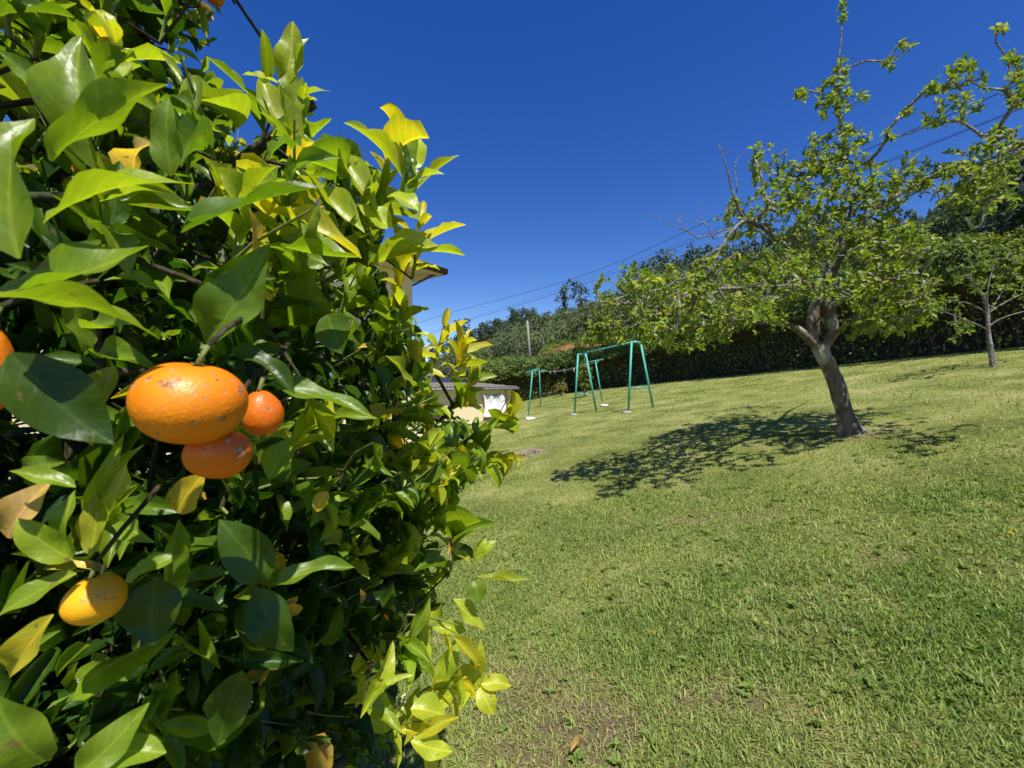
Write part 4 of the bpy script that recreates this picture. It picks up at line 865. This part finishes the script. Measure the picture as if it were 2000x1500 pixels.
def mandarin(px, py, D, a, b, tilt, label, seed):
    c = U(px, py, D); ra = a / F * D * math.cos(math.atan((px - 1000) / F)); rb = b / F * D; r = np.random.default_rng(seed)
    e = thing('mandarin', c, label, 'mandarin', 'mandarins on the citrus tree')
    S, f = sphere_pts(48, 30); th = np.arccos(np.clip(S[:, 2], -1, 1)); k = nrm(r.normal(0, 1, (5, 3)))
    rad = 1 - .10 * np.exp(-(th / .28) ** 2) - .06 * np.exp(-((math.pi - th) / .25) ** 2) + .012 * np.sin(S @ k.T * 4 + r.uniform(0, 6, 5)).sum(1)
    V = S * rad[:, None] * [ra, ra, rb]; t = R(tilt); M = np.array([[math.cos(t), 0, math.sin(t)], [0, 1, 0], [-math.sin(t), 0, math.cos(t)]])
    o = bpy.data.objects.new('peel', mk_mesh('peel', V @ M.T, f, mats=[{3: M_MANDY, 6: M_MANDY, 1: M_MAND_SHADE, 2: M_MAND_SHADE}.get(seed - 100, M_MAND)])); COL.objects.link(o); o.parent = e
    top = M @ np.array([0, 0, rb * .90]); hh = M @ np.array([.1 * rb, 0, rb * 1.25]) + [0, .004, .004]
    st = MB().tube([top * .95, (top + hh) / 2, hh], [.0019, .0014, .0015], 7).mesh('stalk', M_STALK, True); o = bpy.data.objects.new('stalk', st); COL.objects.link(o); o.parent = e
    cal = MB(); 
    for q in range(5):
        an = q * 1.257 + r.uniform(0, .4); dv = M @ np.array([math.cos(an), math.sin(an), .12]); sd_ = M @ np.array([-math.sin(an), math.cos(an), 0])
        cal.add([top + sd_ * .002, top - sd_ * .002, top + dv * .007 + [0, 0, .001]], [[0, 1, 2]])
    o = bpy.data.objects.new('calyx', cal.mesh('calyx', M_STALK)); COL.objects.link(o); o.parent = e
    return c, c + hh, ra
MPOS = [mandarin(*m, 100 + i) for i, m in enumerate(MANDS)]

OUT = np.array([(-4000, -4000), (445, -4000), (440, 0), (425, 110), (390, 150), (430, 195), (480, 270), (560, 300), (620, 270), (680, 300), (740, 330), (770, 400), (735, 470), (715, 510), (735, 570), (800, 610), (815, 660), (835, 720), (845, 785), (905, 825), (950, 885), (930, 945), (850, 1000), (860, 1060), (885, 1150), (850, 1230), (850, 1300), (860, 1400), (860, 1500), (850, 1700), (850, 6000), (-4000, 6000)], float)
def inside(px, py, poly=OUT):
    r = np.zeros(len(px), bool); j = len(poly) - 1
    for i in range(len(poly)):
        xi, yi = poly[i]; xj, yj = poly[j]; c = ((yi > py) != (yj > py)) & (px < (xj - xi) * (py - yi) / (yj - yi + 1e-12) + xi); r ^= c; j = i
    return r
def citrus():
    r = np.random.default_rng(2024); C0 = np.array([-.75, .75, CAMZ - .15]); RR = np.array([.70, .70, .98])
    gz = float(lawn_z(np.array(-.75), np.array(.75))); e = thing('citrus_tree', (-.75, .75, gz), 'dense citrus tree with glossy green and yellow leaves filling the left foreground', 'tree')
    S = spline(np.array([[-.75, .75, gz - .05, .055], [-.74, .76, gz + .4, .045], [-.76, .74, 1.2, .036], [-.74, .76, 1.7, .024], [-.75, .75, 2.05, .012]]), 30)
    link('trunk', MB().tube(S[:, :3], S[:, 3], 10, True, .05, 3).mesh('trunk', M_CBARK, True), e); sk = [S[5:, :3]]
    for k in range(16):
        an = k * 2.4; z0 = .55 + k * .085; rr = .55 * math.sqrt(max(.1, 1 - ((z0 + .25 - C0[2]) / .98) ** 2)); a = np.array([-.75, .75, z0]); b = np.array([-.75 + rr * math.cos(an), .75 + rr * math.sin(an), z0 + .28])
        if np.linalg.norm(b - [0, 0, CAMZ]) < .62: continue
        S = spline(np.array([[*a, .018], [*(a * .6 + b * .4 + [0, 0, .02]), .013], [*b, .006]]), 10); link('limb', MB().tube(S[:, :3], S[:, 3], 7, True, .05, k).mesh('limb', M_CBARK, True), e); sk.append(S[:, :3])
    # shoots over the crown: outer layer and inner filling
    def shell(n, f0, f1):
        v = nrm(r.normal(0, 1, (n, 3))); f = r.uniform(f0, f1, (n, 1)) * (1 + .10 * np.sin(v @ np.array([[5., 2, 3], [-3, 6, 1], [2, -4, 5]]).T * 1.6).sum(1, keepdims=True) / 1.5)
        lo = np.clip(-v[:, 2:3] * 1.6 + .1, 0, 1) * np.clip(v @ np.array([[.6], [-.8], [0]]) * 1.8, 0, 1); f = f * (1 - .42 * lo)      # thin, hollow lower side
        return C0 + v * RR * f, v
    p1, v1 = shell(3300, .80, 1.04); p2, v2 = shell(1300, .25, .8); A_ = np.concatenate([p1, p2]); Vd = np.concatenate([v1, v2])
    ext = [(790, 400, .46, .35, .8), (700, 520, .46, .5, .6), (850, 545, .52, .2, 1), (835, 640, .58, .1, 1), (560, 270, .52, 0, 1), (640, 330, .52, .2, 1), (600, 420, .46, .4, .7), (925, 735, .72, .4, .7), (890, 720, .74, .3, .8), (930, 790, .82, .5, .5), (985, 850, .85, .5, .4), (975, 900, .88, .6, .1), (905, 820, .85, .5, .5), (955, 860, .85, .6, .4), (930, 920, .85, .6, .1), (925, 1115, .62, .25, .95), (860, 1060, .7, .4, .4),
           (870, 1350, .62, .6, .3), (800, 1300, .6, .4, .6), (790, 1420, .58, .6, .1), (740, 1380, .55, .4, .3), (840, 1200, .62, .7, -.1), (780, 1130, .66, .4, .6), (880, 880, .9, .6, .1), (700, 640, .55, .5, .6), (760, 700, .62, .5, .5), (820, 760, .7, .5, .5)]
    ext = [(a_ - 45, b_, c_, d_, e_) for a_, b_, c_, d_, e_ in ext]
    for px, py, D, ux, uz in ext:
        A_ = np.concatenate([A_, U(px, py, D)[None]]); Vd = np.concatenate([Vd, nrm(np.array([[ux, -.25, uz]]))])
    q = nrm(Vd * .75 + [0, 0, .45] + r.normal(0, .35, A_.shape)); q[-len(ext):] = nrm(Vd[-len(ext):] + r.normal(0, .1, (len(ext), 3)))
    px, py = proj(A_); dist = np.linalg.norm(A_ - [0, 0, CAMZ], axis=1)
    isx = np.arange(len(A_)) >= len(A_) - len(ext); ok = isx | ((A_[:, 2] > gz + .15) & (dist > .36) & ((A_[:, 1] < .12) | inside(px, py))); A_, q, isx = A_[ok], q[ok], isx[ok]
    LV = Leaves(); tw = MB(); TWS = []; OWN = []
    for si, (p, dd) in enumerate(zip(A_, q)):
        n = int(r.integers(5, 10)); inner = np.linalg.norm((p - C0) / RR) < .78; Ls = r.uniform(.05, .12) if not isx[si] else r.uniform(.06, .09); a = np.array([0, 0, 1.]) if abs(dd[2]) < .9 else np.array([1., 0, 0]); X = nrm(np.cross(a, dd)); Y = np.cross(dd, X)
        tip = p + dd * Ls + np.array([0, 0, .02]); 
        TWS.append((p, (p + tip) / 2 + r.normal(0, .004, 3), tip)); OWN.append(np.full(n, si))
        f = (np.arange(n) + .6) / n; th = r.uniform(0, 6.28) + np.arange(n) * 2.4 + r.normal(0, .3, n); inc = (1.15 - .55 * f) * r.uniform(.75, 1.25, n)
        lat = np.cos(th)[:, None] * X + np.sin(th)[:, None] * Y; ld = np.cos(inc)[:, None] * dd + np.sin(inc)[:, None] * lat; ld[:, 2] -= r.uniform(0, .35, n)
        nn = nrm(dd * .8 - lat * .15 + np.array([.15, -.2, .55]) + r.normal(0, .3, (n, 3))); B = p + dd * (f * Ls)[:, None]
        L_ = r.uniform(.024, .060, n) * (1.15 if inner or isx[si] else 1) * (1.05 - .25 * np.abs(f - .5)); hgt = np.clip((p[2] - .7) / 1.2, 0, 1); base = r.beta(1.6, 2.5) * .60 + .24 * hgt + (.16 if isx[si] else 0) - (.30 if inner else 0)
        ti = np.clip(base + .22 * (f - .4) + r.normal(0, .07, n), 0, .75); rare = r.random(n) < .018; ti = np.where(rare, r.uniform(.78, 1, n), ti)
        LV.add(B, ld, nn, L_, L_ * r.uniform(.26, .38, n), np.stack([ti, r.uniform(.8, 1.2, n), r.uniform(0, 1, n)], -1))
    A = LV.arrays(); mid = A[0] + A[1] * A[3][:, None] * .55; px, py = proj(mid); D = mid[:, 1]; tipp = A[0] + A[1] * A[3][:, None]; tx, ty = proj(tipp)
    dist = np.minimum(np.linalg.norm(mid - [0, 0, CAMZ], axis=1), np.linalg.norm(tipp - [0, 0, CAMZ], axis=1))
    OWN = np.concatenate(OWN); ok = (dist > .33) & ((D < .08) | (np.minimum(D, tipp[:, 1]) > .315)) & ((D < .08) | isx[OWN] | (inside(px, py) & inside(tx, ty)))
    for (mx, my, mD, a, b, *_), (c, h, ra) in zip(MANDS, MPOS):       # keep the fruit in view and untouched
        for X_, Y_ in ((px, py), (tx, ty), tuple(proj(A[0]))): ok &= ~((((X_ - mx) / (a * 1.25)) ** 2 + ((Y_ - my) / (b * 1.3)) ** 2 < 1) & (D < mD + .03))
        ok &= np.linalg.norm(mid - c, axis=1) > ra * 1.15
        if my in (885, 808): continue
        t_ = SUNV; w_ = mid - c; al = w_ @ np.array(t_); ok &= ~((al > 0) & (al < .3) & (np.linalg.norm(w_ - al[:, None] * np.array(t_), axis=1) < ra * 1.0))
    cntl = np.bincount(OWN[ok], minlength=len(A_)) / np.bincount(OWN, minlength=len(A_))
    for si, pts_ in enumerate(TWS):
        if cntl[si] > .6: tw.tube(pts_, [.0020, .0015, .0009], 5, cap=False)
    link('young_shoots', tw.mesh('young_shoots', M_STALK, True), e, kind='stuff')
    P, par, tips, n0 = grow(np.concatenate(sk), A_[cntl > .55], r, .07, .006, .0)
    link('branches', branch_mesh(P, par, tips, n0, M_CBARK, 'branches', .0013, .36, .008), e, kind='stuff')
    A = tuple(a[ok] for a in A); mid = mid[ok]; px, py = proj(mid)
    # the leaves that show largest, read off one by one: base px, tip px, depths, width px, face (x,y,z), tint, brightness
    H = [(100, 315, 328, 165, .21, .235, 92, (-.35, .1, .9), .44, 1), (40, 505, 68, 232, .20, .215, 125, (.1, -.95, .1), .42, .95), (80, 440, 382, 360, .21, .235, 82, (-.1, -.45, .85), .5, 1.05), (-10, 575, 290, 480, .20, .225, 120, (.25, -.6, .8), .33, 1.05),
         (190, 335, 165, 68, .27, .27, 85, (.2, -.9, .3), .42, .95), (130, 225, -10, 95, .26, .24, 50, (.4, -.7, .6), .36, 1), (335, 345, 330, 192, .29, .285, 62, (.2, -.95, .2), .36, .95), (355, 455, 628, 366, .27, .30, 80, (.05, -.5, .85), .2, 1.05),
         (705, 505, 518, 412, .40, .39, 42, (-.2, -.55, .8), .74, 1.0), (748, 442, 586, 272, .41, .42, 36, (.5, -.45, .7), .6, 1), (712, 455, 556, 312, .40, .41, 46, (.4, -.6, .7), .6, 1), (784, 345, 672, 240, .42, .41, 24, (.3, -.5, .8), .66, 1), (784, 392, 792, 232, .42, .43, 44, (.7, -.7, .1), .42, .9),
         (792, 338, 822, 272, .43, .45, 62, (.2, -.9, .4), .55, 1.25), (796, 392, 897, 303, .43, .44, 30, (-.4, -.3, .85), .66, .95), (795, 360, 868, 340, .42, .42, 26, (.1, -.4, .9), .6, 1.1), (762, 380, 818, 412, .41, .40, 56, (.3, -.8, .6), .55, 1.2), (765, 445, 700, 400, .41, .40, 60, (.3, -.8, .5), .58, 1.2),
         (725, 520, 908, 500, .44, .47, 40, (.05, -.45, .9), .58, 1.1), (555, 170, 572, 42, .50, .50, 54, (.4, -.9, .1), .62, .95), (548, 165, 473, 146, .50, .49, 34, (.0, -.6, .8), .66, 1), (545, 260, 508, 150, .49, .49, 54, (.5, -.85, .1), .62, .95), (570, 190, 603, 75, .5, .51, 50, (-.3, -.9, .2), .56, .9),
         (572, 205, 645, 178, .5, .51, 34, (.1, -.5, .8), .58, .95), (560, 235, 590, 150, .49, .49, 50, (.3, -.9, .1), .52, .9), (545, 262, 618, 225, .5, .51, 40, (.2, -.6, .7), .52, .95), (405, 672, 528, 478, .29, .30, 105, (.3, -.9, .35), .26, 1), (640, 615, 668, 692, .40, .385, 78, (.1, -.95, .1), .22, .8),
         (520, 752, 728, 815, .34, .35, 58, (.1, -.45, .85), .3, 1.05), (452, 682, 576, 770, .30, .30, 52, (.4, -.5, .6), .1, .8), (-15, 580, 312, 662, .185, .215, 105, (.15, .25, .95), .42, .95), (20, 690, 222, 868, .20, .215, 135, (.5, -.6, .3), .12, .7), (225, 715, 180, 870, .25, .25, 60, (.3, -.9, .2), .6, .7),
         (165, 1015, 242, 848, .26, .27, 34, (.6, -.7, .3), .5, 1.05), (172, 1035, 282, 868, .26, .275, 34, (-.5, -.6, .5), .5, 1.05), (148, 952, 18, 920, .27, .26, 38, (.1, -.6, .8), .42, 1), (142, 1092, 32, 1012, .25, .24, 62, (.3, -.8, .5), .5, 1.05), (140, 1090, 148, 955, .25, .255, 56, (-.2, -.95, .2), .42, 1), (176, 1085, 188, 960, .255, .26, 50, (.3, -.9, .1), .7, .8),
         (15, 1050, 105, 938, .27, .28, 70, (.2, -.95, .2), .97, 1.1), (215, 1000, 258, 880, .28, .29, 66, (-.2, -.9, .3), .68, 1.05), (345, 1000, 400, 925, .32, .32, 70, (.2, -.9, .3), .84, .9), (150, 1120, -5, 1205, .25, .235, 54, (.2, -.6, .8), .42, 1), (105, 1200, 18, 1320, .24, .24, 62, (.3, -.8, .5), .74, .9), (245, 1135, 352, 1086, .26, .27, 52, (.1, -.5, .85), .4, 1),
         (305, 1130, 300, 1260, .28, .275, 118, (.3, -.9, .2), .1, .75), (90, 1485, -10, 1355, .23, .22, 105, (.4, -.8, .5), .32, 1), (145, 1520, 292, 1372, .24, .26, 72, (.4, -.7, .6), .36, 1), (190, 1475, 325, 1470, .25, .26, 66, (.05, -.5, .85), .42, 1.05), (520, 1135, 428, 1015, .33, .32, 92, (.4, -.8, .4), .12, .9), (538, 1142, 692, 1108, .34, .36, 46, (.1, -.5, .85), .3, .95),
         (500, 1150, 572, 1272, .33, .33, 84, (.3, -.9, .2), .1, .8), (475, 1310, 425, 1455, .33, .33, 88, (.3, -.9, .3), .12, .8), (525, 935, 585, 850, .36, .37, 54, (.3, -.8, .5), .34, 1.05), (640, 960, 618, 1000, .38, .38, 34, (.2, -.9, .3), .88, .95), (540, 930, 610, 905, .4, .4, 46, (.2, -.8, .4), .2, .9),
         (918, 1100, 855, 1048, .6, .6, 26, (.2, -.5, .8), .6, 1), (925, 1092, 948, 1045, .6, .61, 22, (.5, -.6, .5), .52, 1.1), (930, 1095, 970, 1055, .6, .61, 26, (-.2, -.6, .7), .48, 1.1), (932, 1126, 1038, 1132, .6, .62, 22, (.0, -.35, .9), .6, .8), (925, 1135, 935, 1178, .6, .59, 44, (.1, -.9, .3), .35, .85), (885, 1170, 946, 1232, .6, .6, 36, (.3, -.5, .8), .62, 1),
         (855, 1342, 893, 1243, .6, .61, 44, (.3, -.9, .2), .6, 1.1), (922, 1345, 938, 1248, .6, .6, 38, (.2, -.9, .3), .64, 1.1), (938, 1336, 998, 1340, .6, .61, 34, (.1, -.6, .8), .7, 1.05), (935, 1340, 965, 1396, .6, .59, 44, (.2, -.8, .6), .7, 1.05), (848, 1372, 890, 1352, .6, .6, 34, (.2, -.7, .7), .66, 1), (802, 1385, 872, 1402, .56, .57, 54, (.2, -.5, .85), .64, 1.05), (802, 1448, 884, 1468, .54, .55, 44, (.1, -.55, .8), .64, 1.1),
         (755, 1430, 740, 1335, .55, .55, 50, (.2, -.9, .2), .6, .95), (890, 870, 862, 820, .8, .8, 40, (.3, -.8, .5), .3, 1.1), (560, 600, 640, 590, .42, .43, 40, (.2, -.6, .8), .35, 1.1), (620, 560, 540, 520, .42, .41, 44, (.1, -.6, .8), .4, 1.05), (660, 470, 590, 380, .42, .43, 40, (.3, -.7, .6), .55, 1)]
    h = np.array([[*U(a, b, d1), *U(c, d, d2), wd / F * (d1 + d2) / 2, *n, ti, br] for a, b, c, d, d1, d2, wd, n, ti, br in H])
    hb, ht = h[:, :3], h[:, 3:6]; hl = np.linalg.norm(ht - hb, axis=1)
    HA = (hb, nrm(ht - hb), nrm(h[:, 7:10]), hl, h[:, 6] * .90, np.stack([h[:, 10], h[:, 11], r.uniform(0, 1, len(h))], -1))
    # keep random leaves from hiding or crossing the ones read off
    hmid = hb + (ht - hb) * .5; hx, hy = proj(hmid); nearfree = np.ones(len(mid), bool)
    for i in range(len(h)):
        if hmid[i, 1] > .36: continue
        R_ = .45 * hl[i] / hmid[i, 1] * F; nearfree &= ~((np.hypot(px - hx[i], py - hy[i]) < R_) & (mid[:, 1] < hmid[i, 1] + .015))
    A = tuple(a[nearfree] for a in A); mid = mid[nearfree]; px, py = proj(mid)
    for i in range(len(h)):
        t = T_HERO[i % len(T_HERO)]; P_ = place(t, *(a[i:i + 1] for a in HA[:5]))[0]
        link('leaf', mk_mesh('leaf', P_, t[1], t[2], np.repeat(HA[5][i:i + 1], len(P_), 0), mats=[M_CIT]), e)
    vis = (px > 0) & (px < 2000) & (py > 0) & (py < 1500) & (mid[:, 1] > .1)
    out_ = np.linalg.norm((mid - C0) / RR, axis=1) > .8; face = np.sum((mid - C0) * ([0, 0, CAMZ] - mid), 1) > 0
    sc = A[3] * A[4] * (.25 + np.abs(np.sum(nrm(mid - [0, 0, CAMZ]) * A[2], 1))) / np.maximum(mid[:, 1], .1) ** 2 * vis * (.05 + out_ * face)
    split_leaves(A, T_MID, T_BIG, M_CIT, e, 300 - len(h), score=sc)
    # flower buds on three shoot tips
    for k, (bx, by, bd, nb) in enumerate(((796, 330, .428, 22), (615, 300, .5, 10), (780, 1370, .56, 9))):
        mb = MB(); c = U(bx, by, bd); S, f = sphere_pts(7, 5)
        for _ in range(nb):
            v = r.normal(0, 1, 3) * [.005, .005, .008]; p = c + v; mb.add(p + S * [.0021, .0021, .003], f); mb.tube([c - [0, 0, .012], p], .0006, 4, cap=False)
        link('flower_buds', mb.mesh('flower_buds', mat_plain('bud_%d' % k, (.45, .50, .18), (.62, .62, .32), 200, .5), True), e)
    # fruit stalks reach up into the tree
    for (c, hh, ra) in MPOS: link('fruit_twig', MB().tube([hh, hh + [-.004, .02, .012], hh + [-.02, .07, .03]], [.0015, .0016, .0020], 6).mesh('fruit_twig', M_CBARK, True), e)
citrus()

# ------------------------------------------------------------------ grass, straw heap, litter
def grass():
    r = np.random.default_rng(9); n = 620000
    u = r.uniform(0, 1, n); rr = (1 + u * (34 ** .8 - 1)) ** (1 / .8); th = r.uniform(-.62, 1.16, n)
    NE = 260000; rr[:NE] = 1.15 + r.gamma(2.0, 1.5, NE); th[:NE] = r.uniform(-.28, 1.16, NE); x, y = rr * np.sin(th), rr * np.cos(th)
    s1 = (x - 13.9) * .9 + (y - 11.2) * .435; ok = (s1 < .1) & (y < 32.4) & (y > .5)
    ok &= ~inside(x, y, px0); dsh = nrm(np.array([-.76, -.65])); qx = x - .02; qy = y - 21; al = qx * dsh[0] + qy * dsh[1]; ac = qx * dsh[1] - qy * dsh[0]
    ok &= ~((al > 0) & (al < 8.2) & (ac < 0) & (ac > -6)); ok &= (x > -6)
    patch = fbm(x * 1.3, y * 1.3, 41, 4); bare = fbm(x * 2.6 + 7, y * 2.6, 47, 3); brown = soil(x, y) * .8
    ok &= ~((bare + brown * .5 > .66) & (r.random(n) < .66 - .02 * np.minimum(rr, 30)))
    x, y, rr, patch, bare, brown = x[ok], y[ok], rr[ok], patch[ok], bare[ok], brown[ok]; n = len(x); z = ground_z(x, y)
    dry = np.clip((patch - .5) * 2.2 + .33 + brown * .8 + (bare - .5) * .8, 0, 1); isdry = r.random(n) < .15 + .3 * np.clip(dry - .4, 0, 1)
    lush = np.clip((noise(x * .9, y * .9, 88) - .6) * 2.5, 0, 1)
    Lb = r.uniform(.018, .046, n) * (1 + .5 * lush) * (1 + .015 * rr) + (r.random(n) < .05) * .03
    Wb = r.uniform(.0015, .0034, n) * (1 + .38 * rr) * (1 + .4 * lush)
    az = r.uniform(0, 6.283, n); lean = np.where(isdry, r.uniform(1.0, 1.5, n), np.abs(r.normal(.55, .35, n))); bend = r.uniform(.1, .8, n)
    h = np.stack([np.cos(az), np.sin(az), 0 * az], -1); sd_ = np.stack([-np.sin(az), np.cos(az), 0 * az], -1); B = np.stack([x, y, z - .002], -1); up = np.array([0, 0, 1.])
    def pt(f):
        a = np.minimum(lean + bend * f, 1.54)[:, None]; return (np.sin(a) * h + np.cos(a) * up) * (Lb * f)[:, None]
    m = B + pt(.55); t = B + pt(1.0); w2 = (Wb / 2)[:, None] * sd_
    V = np.stack([B - w2, B + w2, m + w2 * .8, m - w2 * .8, t], 1); k = np.arange(n) * 5
    nr = rr < 5; F4 = np.stack([k, k + 1, k + 2, k + 3], -1)[nr]; F3 = np.concatenate([np.stack([k + 3, k + 2, k + 4], -1)[nr], np.stack([k, k + 1, k + 4], -1)[~nr]])
    tint = np.where(isdry, r.uniform(.72, 1, n), np.clip(r.normal(.43, .14, n) + .25 * (dry - .4) - .12 * lush, .0, .66)); br = r.uniform(.7, 1.3, n)
    c = np.repeat(np.stack([tint, br, tint], -1), 5, 0)
    link('grass', mk_mesh('grass', V.reshape(-1, 3), [F4, F3], col=c, smooth=False, mats=[M_GRASS]), kind='stuff', label='short mown lawn grass with dry patches', category='grass')
    # broad-leaved weeds and clover in the near lawn
    LV = Leaves()
    for _ in range(330):
        D = r.uniform(1.5, 5); x0 = D * r.uniform(-.1, 1.25); z0 = float(lawn_z(np.array(x0), np.array(D))); p = np.array([x0, D, z0 + .006]); k = int(r.integers(3, 8)); th = r.uniform(0, 6.28) + np.arange(k) * 6.28 / k + r.normal(0, .2, k)
        d = np.stack([np.cos(th), np.sin(th), r.uniform(.15, .7, k)], -1); L_ = r.uniform(.02, .05, k); LV.add(np.repeat(p[None], k, 0) , d, np.tile([0, 0, 1.], (k, 1)) + r.normal(0, .2, (k, 3)), L_, L_ * r.uniform(.3, .6), np.stack([r.uniform(.12, .42, k), r.uniform(.85, 1.2, k), d[:, 0]], -1))
    link('clover_and_weeds', build_leaves(LV.arrays(), T_SMALL[:2], M_GRASS, 'clover_and_weeds'), kind='stuff', label='low broad-leaved weeds scattered in the near lawn', category='weeds')
grass()
def straw():
    r = np.random.default_rng(3); c = on_lawn(1040, 885); mb = MB()
    for _ in range(420):
        p = c + r.normal(0, 1, 3) * [.15, .12, 0]; hgt = .10 * math.exp(-(((p[0] - c[0]) / .17) ** 2 + ((p[1] - c[1]) / .14) ** 2)); p[2] = c[2] + r.uniform(0, 1) * hgt + .01; a = r.uniform(0, 6.28); d = np.array([math.cos(a), math.sin(a), r.normal(0, .3)]) * r.uniform(.04, .12)
        mb.tube([p - d, p + r.normal(0, .008, 3), p + d], .0032, 3, cap=False)
    link('straw_heap', mb.mesh('straw_heap', mat_plain('dry_straw', (.34, .27, .19), (.52, .43, .32), 8, .9)), kind='stuff', label='small heap of dry raked grass on the lawn', category='straw heap')
    for k, (px, py, L_, ti, lab) in enumerate(((1132, 1468, .06, 1.0, 'curled brown fallen leaf on the bare patch at the bottom'), (1141, 1142, .03, .86, 'small yellow fallen leaf on the grass right of the citrus shoot'), (1278, 1248, .03, .95, 'tan fallen leaf on the thin grass below the tree shadow'), (1968, 1048, .03, .86, 'yellow fallen leaf near the right edge of the lawn'))):
        p = on_lawn(px, py) + [0, 0, .028]; a = r.uniform(0, 6.28); t = T_BIG[4]; P_ = place(t, p[None], np.array([[math.cos(a), math.sin(a), .1]]), np.array([[.1, -.2, 1.]]), np.array([L_]), np.array([L_ * .4]))[0]
        link('fallen_leaf', mk_mesh('fallen_leaf', P_, t[1], t[2], np.tile([[ti, 1.0, 0]], (len(P_), 1)), mats=[M_CIT]), label=lab, category='leaf', group='fallen leaves')
straw()
